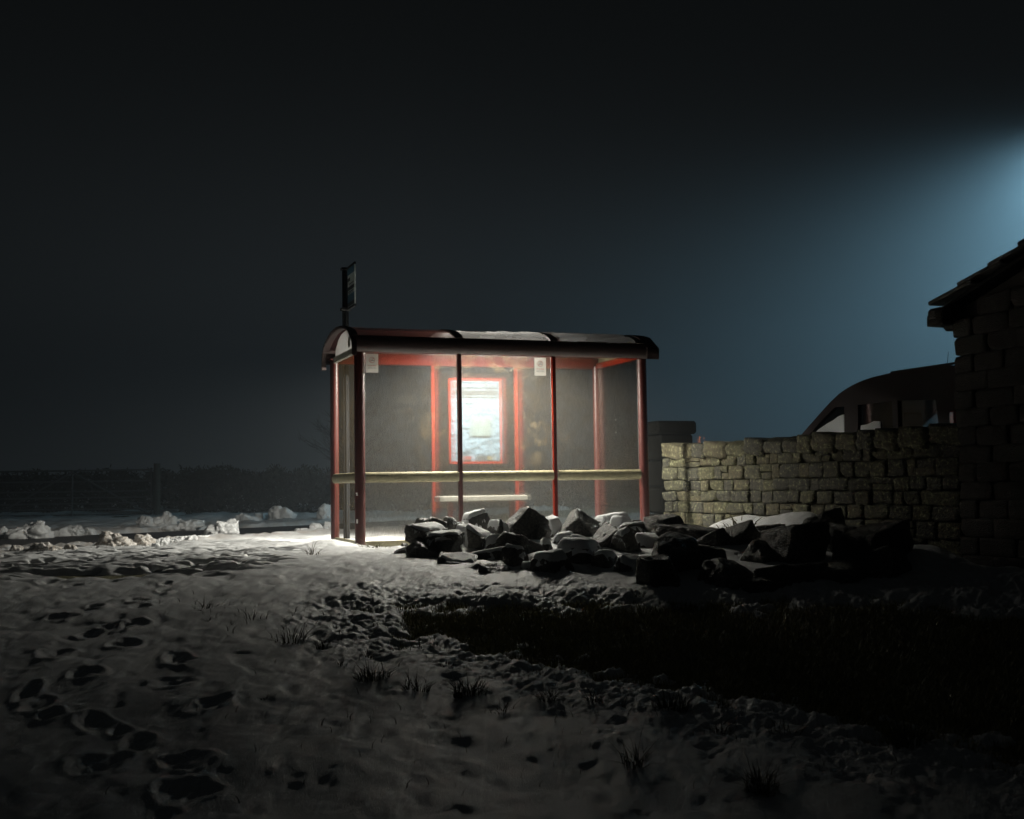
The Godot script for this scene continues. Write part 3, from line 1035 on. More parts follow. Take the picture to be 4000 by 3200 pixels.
		add_tube(cig, [Vector3(-0.018, 0.04, 0.0012), Vector3(-0.018, 0.052, 0.0012), Vector3(0.0, 0.053, 0.0012), Vector3(0.004, 0.062, 0.0012), Vector3(0.018, 0.062, 0.0012)], [0.0014], 5)
		obj("cigarette_symbol", cig.commit(), M.dark_print, n)
		words("notice_heading", "No smoking", 0.013, M.notice_red, n, Vector3(0, -0.028, 0.0012), 0.0, true)
		words("notice_text", "It is against the law to", 0.0075, M.dark_print, n, Vector3(0, -0.05, 0.0012))
		words("notice_text", "smoke in these premises", 0.0075, M.dark_print, n, Vector3(0, -0.062, 0.0012))
	for y in [0.68, 0.36, 0.08]:
		bx("post_sticker", M.white, s, Vector3(-0.045, y, 0.047), Vector3(0.026, 0.032 if y > 0.5 else 0.05, 0.003), 0.0005)
	bx("pane_sticker", M.white, s, Vector3(3.36, 1.58, 0.004), Vector3(0.022, 0.022, 0.001), 0.0003).rotation.z = 0.6
	bx("pane_sticker", M.white, s, Vector3(3.36, 1.42, 0.004), Vector3(0.022, 0.014, 0.001), 0.0003).rotation.z = 0.4

func build_stop_sign() -> void:
	var s := thing("bus_stop_sign", "tall bus stop pole with a blue and white flag rising behind the shelter roof", "bus stop sign", SHELTER + Basis(Vector3.UP, YAW) * Vector3(0.29, 0, -2.09), YAW)
	var st := begin()
	for q in [[-0.028, 0.0], [0.028, 0.0], [0.0, 0.024], [0.0, -0.024]]:
		add_tube(st, [Vector3(q[0], -0.1, q[1]), Vector3(q[0], 3.74, q[1])], [0.017], 8)
	obj("pole", st.commit(), M.pole_grey, s)
	bx("collar", M.black, s, Vector3(0, 3.2, 0), Vector3(0.13, 0.04, 0.11))
	bx("top_bracket", M.black, s, Vector3(0, 3.76, 0.0), Vector3(0.12, 0.035, 0.09))
	bx("flag_bar", M.black, s, Vector3(0.03, 3.765, 0.25), Vector3(0.03, 0.03, 0.46))
	bx("flag_bar", M.black, s, Vector3(0.03, 3.2, 0.25), Vector3(0.03, 0.03, 0.46))
	var f := bx("flag", M.sign_pale, s, Vector3(0.03, 3.483, 0.26), Vector3(0.018, 0.53, 0.42))
	for e in [[0.215, 0.09, 0], [-0.02, 0.05, 1], [-0.155, 0.11, 0], [-0.235, 0.05, 1]]:
		for side in [-1, 1]:
			bx("flag_panel", M.sign_blue if e[2] == 0 else M.sign_dark, f, Vector3(side * 0.0105, e[0], 0), Vector3(0.003, e[1], 0.418), 0.0005)
	for side in [-1, 1]:
		bx("bus_symbol", M.sign_dark, f, Vector3(side * 0.0105, 0.105, -0.12), Vector3(0.003, 0.045, 0.13), 0.0005)
		bx("printed_line", M.sign_dark, f, Vector3(side * 0.0105, 0.04, 0.03), Vector3(0.003, 0.008, 0.3), 0.0005)
		bx("printed_line", M.sign_dark, f, Vector3(side * 0.0105, -0.065, 0.0), Vector3(0.003, 0.012, 0.34), 0.0005)
		bx("printed_line", M.sign_dark, f, Vector3(side * 0.0105, -0.085, 0.0), Vector3(0.003, 0.008, 0.3), 0.0005)

# ---------------------------------------------------------------- the heap
func stone(label: String, at: Vector3, size: Vector3, kind: String, tilt: int, snow: float, seed_: int) -> void:
	var r := RandomNumberGenerator.new()
	r.seed = 1000 + seed_ * 17
	var basis := Basis(Vector3(0, 0, 1), deg_to_rad(tilt)) * Basis(Vector3.UP, r.randf_range(-0.9, 0.9)) * Basis(Vector3(1, 0, 0), r.randf_range(-0.3, 0.35)) * Basis(Vector3(0, 0, 1), r.randf_range(-0.22, 0.22))
	var grow := 1.0 + 0.12 * absf(sin(deg_to_rad(tilt)))
	var sz := size * 1.13 / grow
	if absf(tilt) > 15:
		sz = Vector3(size.x * 0.92, size.y * 0.98, size.z * 1.1)
	var planes := box_planes(sz, 0.32 if kind == "b" else (0.16 if kind == "s" else 0.3), basis, r, 8 if kind == "b" else (4 if kind == "s" else 12))
	var o := thing("rubble_stone", label, "stone", at, 0.0, "stones of the rubble heap")
	var big := maxf(size.x, size.y)
	var body := rock_mesh(planes, 40.0 if kind != "r" else 16.0, 24, big * 0.07, 5.0 / big * 10.0 * 0.3, Vector3(seed_ * 3.1, 0, seed_))
	obj("rock", body, M.rock[seed_ % 3], o)
	var ext := body.get_aabb()
	var grown := 1.45 if at.x > 1.5 else 1.27
	var fit := Vector3(size.x * grown / ext.size.x, size.y * (grown + 0.08) / ext.size.y, 1.0)
	fit.z = clampf(sqrt(fit.x * fit.y), 0.8, 1.35)
	o.scale = fit
	o.position = at - Vector3(0, size.y * (grown - 1.0) * 0.5, 0) - ext.get_center() * fit
	if snow <= 0.0:
		return
	# snow lying on the parts of the stone that face upwards
	var n := 26
	var reach := big * 0.75 + size.z * 0.2
	var top := []
	var thick := []
	for j in n + 1:
		for i in n + 1:
			var x := (i / float(n) - 0.5) * 2.0 * reach
			var z := (j / float(n) - 0.5) * 2.0 * reach
			var hi := 9.0
			var lo := -9.0
			var ny := 1.0
			for pl in planes:
				var v: Vector3 = pl[0]
				if v.y > 0.02:
					var y: float = (pl[1] - v.x * x - v.z * z) / v.y
					if y < hi:
						hi = y
						ny = v.y
				elif v.y < -0.02:
					lo = maxf(lo, (pl[1] - v.x * x - v.z * z) / v.y)
				elif v.x * x + v.z * z > pl[1]:
					lo = 9.0
			var t := -0.07
			if hi > lo:
				t = (0.078 * snow + 0.014) * smoothstep(0.72 - snow * 0.3, 1.0 - snow * 0.22, ny) - 0.012
				t += rough_noise.get_noise_2d((at.x + x) * 50.0, (at.z + z) * 50.0) * 0.03 * (1.2 - snow) - 0.02 * (1.0 - snow)
			top.append(clampf(hi, -size.y, size.y))
			thick.append(t)
	for pass_ in 2:
		var src := thick.duplicate()
		var srct := top.duplicate()
		for j in range(1, n):
			for i in range(1, n):
				var k := j * (n + 1) + i
				thick[k] = (src[k] * 4.0 + (src[k - 1] + src[k + 1] + src[k - n - 1] + src[k + n + 1]) * 2.0) / 12.0
				top[k] = (srct[k] * 4.0 + (srct[k - 1] + srct[k + 1] + srct[k - n - 1] + srct[k + n + 1]) * 2.0) / 12.0
	var st := begin()
	st.set_smooth_group(0)
	var some := false
	for j in n:
		for i in n:
			var k := j * (n + 1) + i
			var ids := [k, k + 1, k + n + 2, k + n + 1]
			var keep := false
			for id in ids:
				keep = keep or thick[id] > 0.0
			if not keep:
				continue
			some = true
			var v := []
			for id in ids:
				v.append(Vector3((id % (n + 1) / float(n) - 0.5) * 2.0 * reach, top[id] + thick[id] - 0.004, (floorf(id / float(n + 1)) / float(n) - 0.5) * 2.0 * reach))
			for q in [0, 1, 2, 0, 2, 3]:
				st.add_vertex(v[q])
	if some:
		st.generate_normals()
		st.index()
		obj("snow_cap", st.commit(), M.snow_plain, o)

func lump(label: String, at: Vector3, size: Vector3, seed_: int) -> void:
	var r := RandomNumberGenerator.new()
	r.seed = 500 + seed_ * 31
	var planes := box_planes(Vector3(size.x, size.y * 1.25, size.z) * 1.12, 0.45, Basis(Vector3.UP, r.randf_range(-0.6, 0.6)), r, 12)
	var o := obj("snow_lump", rock_mesh(planes, 6.0, 22, size.x * 0.2, 70.0 / maxf(size.x * 3.0, 1.0), Vector3(seed_ * 2.3, 0, seed_)), M.snow_dirty if at.z > -19.0 and at.x < -4.6 else M.snow_plain)
	o.position = at + Vector3(0, size.y * 0.28 + 0.03, 0)
	tag(o, label, "snow lump", "lumps of ploughed snow along the road")

# ---------------------------------------------------------------- grass
func tuft_mesh(seed_: int, blades: int, spread: float, arch: float) -> Mesh:
	var r := RandomNumberGenerator.new()
	r.seed = seed_
	var st := begin()
	for b in blades:
		var a := r.randf() * TAU
		var d := sqrt(r.randf()) * 0.36
		var foot := Vector3(cos(a) * d, -0.06, sin(a) * d * 0.6)
		var lean := Vector3(cos(a), 0, sin(a)) * spread * r.randf_range(0.1, 1.0) + Vector3(r.randf_range(-0.25, 0.25), 0, r.randf_range(-0.25, 0.25))
		var tall := r.randf_range(0.15, 0.75) if r.randf() < 0.85 else r.randf_range(0.7, 1.0)
		var r_arch := r.randf_range(0.2, 2.2)
		var side := Vector3(-sin(a), 0, cos(a)).rotated(Vector3.UP, r.randf_range(-1, 1)) * r.randf_range(0.008, 0.016)
		var prev := [foot - side, foot + side]
		for k in 3:
			var t := (k + 1) / 3.0
			var p := foot + Vector3(0, tall * (t - arch * t * t * r_arch), 0) + lean * t * t * 0.7
			var w := side * (1.0 - t * 0.95)
			quad(st, prev[0], prev[1], p + w, p - w, lean + Vector3(0, 0.3, 0.1))
			prev = [p - w, p + w]
	return st.commit()

func tuft(label: String, x: float, z: float, w: float, h: float, kind: int, seed_: int) -> void:
	var m: Mesh
	var key := "tuft%d_%d" % [kind, seed_ % 3]
	if not cache.has(key):
		cache[key] = tuft_mesh(70 + kind * 10 + seed_ % 3, [34, 90, 170][kind], [1.1, 0.95, 0.8][kind], [0.35, 0.3, 0.35][kind])
	m = cache[key]
	var o := obj("grass_tuft", m, M.dead_grass if "dry" in label or "wispy" in label else M.grass)
	o.position = Vector3(x, land(x, z) + maxf(snow_depth(x, z), 0.0) - 0.01, -z)
	o.scale = Vector3(w * 1.15, h * 1.45, w * 1.15)
	o.rotation.y = seed_ * 0.7
	tag(o, label, "grass tuft", "grass tufts poking through the snow")

func build_turf() -> void:
	var r := RandomNumberGenerator.new()
	r.seed = 99
	var st := begin()
	for b in 5:
		var a := r.randf() * TAU
		var foot := Vector3(cos(a), 0, sin(a)) * 0.025
		var r_arch := r.randf_range(0.2, 2.2)
		var side := Vector3(-sin(a), 0, cos(a)) * 0.0035
		var tip := foot + Vector3(cos(a) * 0.03, r.randf_range(0.03, 0.06), sin(a) * 0.03)
		tri(st, foot - side, foot + side, tip, Vector3(0, 0.3, 1))
	var mm := MultiMesh.new()
	mm.transform_format = MultiMesh.TRANSFORM_3D
	mm.mesh = st.commit()
	var spots := []
	while spots.size() < 20000:
		var x := r.randf_range(-1.4, 4.6)
		var z := r.randf_range(6.0, 10.3)
		if snow_depth(x, z) < (0.012 if spots.size() % 3 else 0.05):
			spots.append(Transform3D(Basis(Vector3.UP, r.randf() * TAU).scaled(Vector3.ONE * r.randf_range(0.5, 1.3)), Vector3(x, land(x, z) - 0.004, -z)))
	mm.instance_count = spots.size()
	for i in spots.size():
		mm.set_instance_transform(i, spots[i])
	var o := MultiMeshInstance3D.new()
	o.name = "turf_grass"
	o.multimesh = mm
	o.material_override = M.turf
	add_child(o)
	o.set_meta("kind", "stuff")
	o.set_meta("label", "short wet grass on the thawed patch in front of the heap")

func build_stalks() -> void:
	var r := RandomNumberGenerator.new()
	r.seed = 41
	var st := begin()
	var prev := [Vector3(-0.003, -0.02, 0), Vector3(0.003, -0.02, 0)]
	for k in 3:
		var t := (k + 1) / 3.0
		var p := Vector3(0.05 * t * t, 0.1 * (t - 0.3 * t * t), 0)
		var w := Vector3(0.003, 0, 0) * (1.0 - t * 0.9)
		quad(st, prev[0], prev[1], p + w, p - w, Vector3(0, 0.3, 1))
		prev = [p - w, p + w]
	var mm := MultiMesh.new()
	mm.transform_format = MultiMesh.TRANSFORM_3D
	mm.mesh = st.commit()
	mm.instance_count = 520
	for i in 520:
		var f := r.randf()
		var c := Vector2(-2.6, 9.9).lerp(Vector2(1.8, 6.3), f) + Vector2(r.randfn(0.0, 0.35), r.randfn(0.0, 0.35))
		if i % 5 == 0:
			c = Vector2(r.randf_range(-2.0, 2.4), r.randf_range(5.8, 7.2))
		mm.set_instance_transform(i, Transform3D(Basis.from_euler(Vector3(r.randf_range(-0.4, 0.4), r.randf() * TAU, 0)).scaled(Vector3.ONE * r.randf_range(0.25, 0.8)), Vector3(c.x, land(c.x, c.y) + maxf(snow_depth(c.x, c.y), 0.0), -c.y)))
	var o := MultiMeshInstance3D.new()
	o.name = "grass_stalks"
	o.multimesh = mm
	o.material_override = M.grass
	add_child(o)
	o.set_meta("kind", "stuff")
	o.set_meta("label", "single grass stalks poking through the snow between the tufts")

# ---------------------------------------------------------------- walls and house (local axes as the shelter's: x = a, z = -b)
func pillow(seed_: int, p: float, amp: float, n: int) -> Mesh:
	var key := "pillow%d/%f/%d" % [seed_, p, n]
	if not cache.has(key):
		var r := RandomNumberGenerator.new()
		r.seed = seed_ * 7 + 1
		cache[key] = rock_mesh(box_planes(Vector3.ONE, 0.06, Basis(), r, 1), p, n, amp, 20.0, Vector3(seed_ * 5.0, 0, 0))
	return cache[key]

func build_wall() -> void:
	# the field wall runs along z from 0 (its end behind the shelter) to 5.75 (the house); its face looks towards -x
	var w := thing("stone_wall", "dry stone wall with leaning cope stones running from the shelter to the house", "wall", SHELTER + Basis(Vector3.UP, YAW) * Vector3(4.29, 0, -0.52), YAW)
	var r := RandomNumberGenerator.new()
	r.seed = 4
	bx("wall_core", M.core, w, Vector3(0.22, 0.45, 2.9), Vector3(0.3, 1.2, 5.7), 0.01)
	var y := -0.14
	var course := 0
	while y < 1.07:
		var ch := r.randf_range(0.115, 0.185)
		if y + ch > 1.02:
			ch = 1.09 - y
		var z := -0.03 + r.randf_range(-0.012, 0.012)
		while z < 5.76:
			var len_ := r.randf_range(0.14, 0.42)
			if z + len_ > 5.6:
				len_ = 5.8 - z
			var split := r.randf() < 0.1
			for k in (2 if split else 1):
				var hh := ch / (2.0 if split else 1.0)
				var o := obj("wall_stone", pillow(r.randi() % 10, 30.0, 0.045, 8), M.walling[r.randi() % 4], w)
				var deep := r.randf_range(0.18, 0.26)
				o.position = Vector3(deep * 0.5 + r.randf_range(-0.012, 0.012), y + hh * (k + 0.5), z + len_ * 0.5)
				o.scale = Vector3(deep, hh * 1.0, len_ * 0.985) * Vector3(1, r.randf_range(0.98, 1.06), r.randf_range(1.0, 1.05))
				o.rotation = Vector3(r.randf_range(-0.05, 0.05), r.randf_range(-0.04, 0.04), r.randf_range(-0.05, 0.05))
			z += len_
		y += ch
		course += 1
	var z := -0.02
	while z < 5.7:
		var len_ := r.randf_range(0.28, 0.62)
		var o := obj("cope_stone", pillow(10 + r.randi() % 5, 22.0, 0.045, 8), M.walling[r.randi() % 4], w)
		o.position = Vector3(0.2, 1.155 + r.randf_range(-0.008, 0.01), z + len_ * 0.5)
		o.scale = Vector3(0.46, r.randf_range(0.19, 0.21), len_ * 1.03)
		o.rotation = Vector3(r.randf_range(0.07, 0.16), r.randf_range(-0.05, 0.05), 0)
		z += len_ * 0.97

func build_pier() -> void:
	var p := thing("gate_pier", "dark squared stone gate pier with a capstone, just right of the shelter's far side", "gate pier", Vector3(2.4, 0, -18.5), YAW)
	var k := 0
	for y in [0.1, 0.5, 0.9, 1.3]:
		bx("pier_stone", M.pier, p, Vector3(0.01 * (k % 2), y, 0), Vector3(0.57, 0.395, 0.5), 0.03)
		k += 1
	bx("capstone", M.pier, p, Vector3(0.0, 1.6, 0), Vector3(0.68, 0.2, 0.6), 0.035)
	var st := begin()
	var r := RandomNumberGenerator.new()
	r.seed = 12
	for i in 26:
		var c := Vector3(r.randf_range(-0.06, 0.06), r.randf_range(-0.13, 0.12), r.randf_range(-0.05, 0.05))
		var u := Vector3(r.randf_range(-1, 1), r.randf_range(-1, 1), r.randf_range(-1, 1)).normalized() * 0.022
		var v := u.cross(Vector3(r.randf_range(-1, 1), 1, r.randf_range(-1, 1))).normalized() * 0.012
		quad(st, c - u, c + v, c + u, c - v, Vector3(0, 0, 1))
	for i in 5:
		add_tube(st, [Vector3(r.randf_range(-0.03, 0.03), -0.35, 0), Vector3(r.randf_range(-0.06, 0.06), r.randf_range(-0.05, 0.12), r.randf_range(-0.04, 0.04))], [0.003], 5)
	var o := obj("withered_plant", st.commit(), M.orange_leaf)
	o.position = Vector3(2.82, 1.34, -18.0)
	tag(o, "few withered orange leaves beside the dark stone gate pier", "plant")

func build_house() -> void:
	# origin at the house corner; gable wall along +z in the plane x = 0, the house lies towards +x
	var s := thing("stone_house", "low stone house with a stone slate roof at the right edge of view", "house", SHELTER + Basis(Vector3.UP, YAW) * Vector3(4.29, 0, 5.29), YAW)
	var r := RandomNumberGenerator.new()
	r.seed = 8
	var deep := 5.2
	var eave := 2.28
	var slope := 0.3
	var outline := PackedVector2Array([Vector2(0.03, -0.9), Vector2(deep - 0.03, -0.9), Vector2(deep - 0.03, eave), Vector2(deep / 2, eave + slope * deep / 2 - 0.03), Vector2(0.03, eave)])
	var core := obj("wall", slab_mesh(outline, 0.3), M.mortar, s, Vector3(0.175, 0, 0))
	core.rotation.y = -PI / 2
	bx("wall", M.mortar, s, Vector3(2.9, 0.7, 0.18), Vector3(5.2, 3.2, 0.3), 0.01)
	bx("wall", M.mortar, s, Vector3(2.9, 0.7, deep - 0.18), Vector3(5.2, 3.2, 0.3), 0.01)
	bx("wall", M.mortar, s, Vector3(5.6, 0.7, deep / 2), Vector3(0.3, 3.2, deep - 0.66), 0.01)
	var y := -0.75
	var row := 0
	while y < eave + slope * deep / 2 - 0.1:
		var ch := 0.165 + r.randf_range(-0.008, 0.01)
		var inset: float = maxf(0.0, (y + ch - eave) / slope)
		var z := inset
		var first := true
		while z < deep - inset - 0.05:
			var len_ := r.randf_range(0.26, 0.5) if not first else (0.42 if row % 2 == 0 else 0.24)
			first = false
			len_ = minf(len_, deep - inset - z)
			var o := obj("wall_stone", pillow(30 + r.randi() % 6, 40.0, 0.012, 6), M.house_stone[r.randi() % 3], s)
			o.position = Vector3(0.015 + r.randf_range(-0.006, 0.006), y + ch * 0.5, z + len_ * 0.5)
			o.scale = Vector3(0.1, ch + 0.004, len_ + 0.004)
			z += len_
		y += ch
		row += 1
	# quoin faces seen edge-on on the corner
	for k in 19:
		var o := obj("quoin", pillow(36 + k % 3, 22.0, 0.018, 4), M.house_stone[k % 3], s)
		var len_: float = [0.26, 0.45][k % 2]
		o.position = Vector3(0.09 + len_ * 0.5, -0.67 + k * 0.166, 0.03)
		o.scale = Vector3(len_, 0.152, 0.09)
	# roof: boarding and slates laid in courses
	var a := atan(slope)
	for side in [0, 1]:
		var roof := Node3D.new()
		roof.name = "roof" if side == 0 else "roof_001"
		s.add_child(roof)
		roof.position = Vector3(-0.12, eave + 0.05, -0.16 if side == 0 else deep + 0.16)
		roof.rotation.y = 0.0 if side == 0 else PI
		roof.rotation.x = -a
		if side == 1:
			roof.position.x = 5.9
		var run := (deep / 2 + 0.16) / cos(a)
		bx("boarding", M.core, roof, Vector3(3.0, -0.03, run / 2 + 0.03), Vector3(5.84, 0.03, run - 0.06), 0.005)
		var z := 0.0
		var c := 0
		while z < run - 0.1:
			var step := lerpf(0.42, 0.26, z / run)
			var x := 0.0 + (0.0 if c % 2 == 0 else -0.0)
			while x < 5.9:
				var w := r.randf_range(0.4, 0.7)
				var o := bx("roof_slate", M.slate, roof, Vector3(x + w * 0.5 + r.randf_range(-0.02, 0.02) * (1.0 if x == 0.0 else 0.2), 0.028 + r.randf_range(0, 0.012), z + (step + 0.14) * 0.5 - 0.05 + r.randf_range(-0.015, 0.015)), Vector3(0.5, 0.03, 0.5), 0.008)
				o.scale = Vector3((w - 0.012) / 0.5, r.randf_range(0.9, 1.3), (step + 0.16) / 0.5)
				o.rotation.x = 0.085
				x += w
			z += step
			c += 1
	# stone gutter on its corbels along the far eave
	bx("gutter", M.slate, s, Vector3(2.8, eave - 0.02, -0.13), Vector3(5.9, 0.12, 0.15), 0.03)
	for k in 5:
		bx("corbel", M.house_stone[0], s, Vector3(0.08 + k * 1.3, eave - 0.1, -0.1), Vector3(0.16, 0.13, 0.17), 0.03)
	var kneeler := obj("kneeler", pillow(40, 14.0, 0.03, 6), M.house_stone[1], s, Vector3(0.0, eave - 0.045, -0.1))
	kneeler.scale = Vector3(0.3, 0.17, 0.26)

# ---------------------------------------------------------------- the vehicle behind the wall (x along its length from the tail, nose at +x)
func csg_shape(pts: Array, depth: float, z: float, op: int, parent: Node) -> void:
	var c := CSGPolygon3D.new()
	c.polygon = PackedVector2Array(pts)
	c.depth = depth
	c.position.z = z
	c.operation = op
	c.material = M.car_paint
	c.smooth_faces = false
	c.name = "body_shape"
	parent.add_child(c, true)

func build_vehicle() -> void:
	var v := thing("estate_car", "dark red high-roofed car with snow on its windows parked behind the stone wall", "car", SHELTER + Basis(Vector3.UP, YAW) * Vector3(6.85, 0.0, 3.1), YAW + PI / 2)
	var half := 0.85
	var combo := CSGCombiner3D.new()
	combo.name = "body"
	v.add_child(combo)
	# outline
	var prof := [Vector2(-0.4, 0.35), Vector2(-0.42, 0.9), Vector2(-0.38, 1.35), Vector2(-0.3, 1.8), Vector2(-0.22, 1.97), Vector2(-0.08, 2.03), Vector2(0.3, 2.045), Vector2(0.75, 2.045), Vector2(1.05, 2.035), Vector2(1.3, 2.02), Vector2(1.5, 1.997), Vector2(1.7, 1.96), Vector2(1.85, 1.92), Vector2(2.0, 1.87), Vector2(2.2, 1.775), Vector2(2.5, 1.605), Vector2(2.85, 1.4), Vector2(3.15, 1.22), Vector2(3.5, 1.15), Vector2(4.0, 1.08), Vector2(4.3, 0.95), Vector2(4.38, 0.7), Vector2(4.36, 0.35)]
	var cab := [Vector2(-0.28, 0.5), Vector2(-0.28, 1.35), Vector2(-0.2, 1.75), Vector2(-0.05, 1.95), Vector2(0.5, 1.985), Vector2(1.2, 1.96), Vector2(1.7, 1.88), Vector2(2.15, 1.69), Vector2(3.0, 1.2), Vector2(2.9, 0.5)]
	csg_shape(prof, half * 2, half, CSGShape3D.OPERATION_UNION, combo)
	csg_shape(cab, half * 2 - 0.14, half - 0.07, CSGShape3D.OPERATION_SUBTRACTION, combo)
	# windows cut through both sides
	var glass := [[Vector2(1.92, 1.2), Vector2(1.9, 1.7), Vector2(2.1, 1.7), Vector2(2.4, 1.55), Vector2(2.7, 1.37), Vector2(2.95, 1.2)], [Vector2(0.95, 1.2), Vector2(0.95, 1.7), Vector2(1.62, 1.7), Vector2(1.64, 1.2)], [Vector2(0.12, 1.2), Vector2(0.18, 1.66), Vector2(0.85, 1.7), Vector2(0.85, 1.2)]]
	for g in glass:
		csg_shape(g, half * 2 + 0.2, half + 0.1, CSGShape3D.OPERATION_SUBTRACTION, combo)
	# windscreen
	csg_shape([Vector2(2.1, 1.72), Vector2(2.16, 1.82), Vector2(3.2, 1.3), Vector2(3.02, 1.2)], half * 2 - 0.24, half - 0.12, CSGShape3D.OPERATION_SUBTRACTION, combo)
	# wheel arches
	for x in [0.4, 3.55]:
		var c := CSGCylinder3D.new()
		c.radius = 0.38
		c.height = half * 2 + 0.2
		c.rotation.x = PI / 2
		c.position = Vector3(x, 0.33, 0)
		c.operation = CSGShape3D.OPERATION_SUBTRACTION
		c.sides = 24
		c.name = "arch_shape"
		c.material = M.car_paint
		combo.add_child(c, true)
		for sz in [-1, 1]:
			var wh := tube("wheel", M.tyre, v, [Vector3(x, 0.32, sz * 0.82), Vector3(x, 0.32, sz * 0.62)], [0.32], 24)
			tube("rim", M.grey_metal, wh, [Vector3(x, 0.32, sz * 0.824), Vector3(x, 0.32, sz * 0.8)], [0.2], 20)
	for sz in [-1.0, 1.0]:
		for g in glass:
			obj("window", slab_mesh(PackedVector2Array(g), 0.004), M.car_glass, v, Vector3(0, 0, sz * (half - 0.03)))
	# snow sticking to the panes of the far side and the windscreen
	var sn := [[Vector2(1.94, 1.2), Vector2(1.93, 1.6), Vector2(2.05, 1.58), Vector2(2.15, 1.54), Vector2(2.3, 1.5), Vector2(2.5, 1.43), Vector2(2.9, 1.2)], [Vector2(1.2, 1.2), Vector2(1.2, 1.47), Vector2(1.32, 1.48), Vector2(1.44, 1.45), Vector2(1.58, 1.44), Vector2(1.62, 1.2)]]
	for g in sn:
		obj("window_snow", slab_mesh(PackedVector2Array(g), 0.012), M.window_snow, v, Vector3(0, 0, -half + 0.012))
	# seats with head rests, dark against the lit panes
	for x in [1.3, 0.5]:
		for sz in [-0.36, 0.36]:
			var seat := bx("seat", M.black, v, Vector3(x - 0.06, 1.0, sz), Vector3(0.18, 0.75, 0.48), 0.06)
			bx("head_rest", M.black, seat, Vector3(-0.03, 0.48, 0.0), Vector3(0.12, 0.2, 0.28), 0.05)
	bx("side_pillar", M.black, v, Vector3(1.77, 1.6, half + 0.003), Vector3(0.13, 0.8, 0.01), 0.002)
	var st := begin()
	add_tube(st, [Vector3(2.82, 1.37, half - 0.05), Vector3(2.95, 1.4, half + 0.12)], [0.02], 8)
	add_box(st, Vector3(3.0, 1.42, half + 0.17), Vector3(0.1, 0.16, 0.2), 0.04)
	var mir := obj("wing_mirror", st.commit(), M.black, v)
	bx("mirror_glass", M.mirror, mir, Vector3(2.948, 1.42, half + 0.17), Vector3(0.005, 0.12, 0.16), 0.002)
	tube("aerial", M.black, v, [Vector3(1.12, 2.0, 0.1), Vector3(1.06, 2.33, 0.1)], [0.006, 0.003], 6)
	for sz in [-1.0, 1.0]:
		bx("tail_lamp", M.lens_red, v, Vector3(-0.1, 1.32, sz * (half - 0.03)), Vector3(0.12, 0.42, 0.1), 0.04)
	for sz in [-1.0, 1.0]:
		bx("roof_bar", M.black, v, Vector3(0.6, 2.075, sz * 0.62), Vector3(1.3, 0.03, 0.03), 0.01)

# ---------------------------------------------------------------- far things on the left
func build_gate() -> void:
	var g := thing("field_gate", "galvanised seven-bar field gate across the road, braced from its middle upright", "gate", Vector3(-11.33, 0.09, -31.0), 0.02)
	var half := 2.02
	var ys := [0.06, 0.2, 0.35, 0.5, 0.66, 0.92, 1.2]
	for y in ys:
		tube("bar", M.galvanised, g, [Vector3(-half, y, 0), Vector3(half, y, 0)], [0.02 if y != 1.2 else 0.024], 8)
	for x in [-half, 0.0, half]:
		tube("upright", M.galvanised, g, [Vector3(x, 0.03, 0.025), Vector3(x, 1.22, 0.025)], [0.022], 8)
	for sx in [-1, 1]:
		tube("brace", M.galvanised, g, [Vector3(0, 1.16, 0.05), Vector3(sx * (half - 0.1), 0.1, 0.05)], [0.022], 8)
	for sx in [-1, 1]:
		var p := thing("gate_post", "round wooden gate post at the %s end of the field gate" % ["hidden" if sx < 0 else "right"], "gate post", Vector3(-11.33 + sx * 2.17, 0.0, -31.0), 0.0)
		tube("shaft", M.wood, p, [Vector3(0, -0.2, 0), Vector3(0, 1.45, 0)], [0.09, 0.085], 12)

func leaf_cloud(called: String, label: String, kind: String, box: AABB, count: int, size: float, seed_: int, m: Material, parent: Node3D = null) -> void:
	var r := RandomNumberGenerator.new()
	r.seed = seed_
	var st := begin()
	for k in 4:
		var u := Vector3(r.randf_range(-1, 1), r.randf_range(-1, 1), r.randf_range(-1, 1)).normalized() * size
		var w := u.cross(Vector3(r.randf_range(-1, 1), r.randf_range(-1, 1), 1)).normalized() * size * 0.35
		var c := Vector3(r.randf_range(-1, 1), r.randf_range(-1, 1), r.randf_range(-1, 1)) * size
		quad(st, c - u, c + w, c + u, c - w, Vector3(0, 1, 0.4))
	var mm := MultiMesh.new()
	mm.transform_format = MultiMesh.TRANSFORM_3D
	mm.mesh = st.commit()
	mm.instance_count = count
	for i in count:
		var p := box.position + Vector3(r.randf(), pow(r.randf(), 0.8), r.randf()) * box.size
		p.y = box.position.y + (p.y - box.position.y) * (0.85 + 0.2 * rough_noise.get_noise_2d(p.x * 12.0, p.z * 12.0) + 0.1 * r.randf())
		mm.set_instance_transform(i, Transform3D(Basis.from_euler(Vector3(r.randf() * TAU, r.randf() * TAU, 0)), p))
	var o := MultiMeshInstance3D.new()
	o.multimesh = mm
	o.material_override = m
	if parent:
		o.name = called
		parent.add_child(o)
	else:
		o.name = numbered(called)
		add_child(o)
		tag(o, label, kind)
		o.set_meta("kind", "stuff")

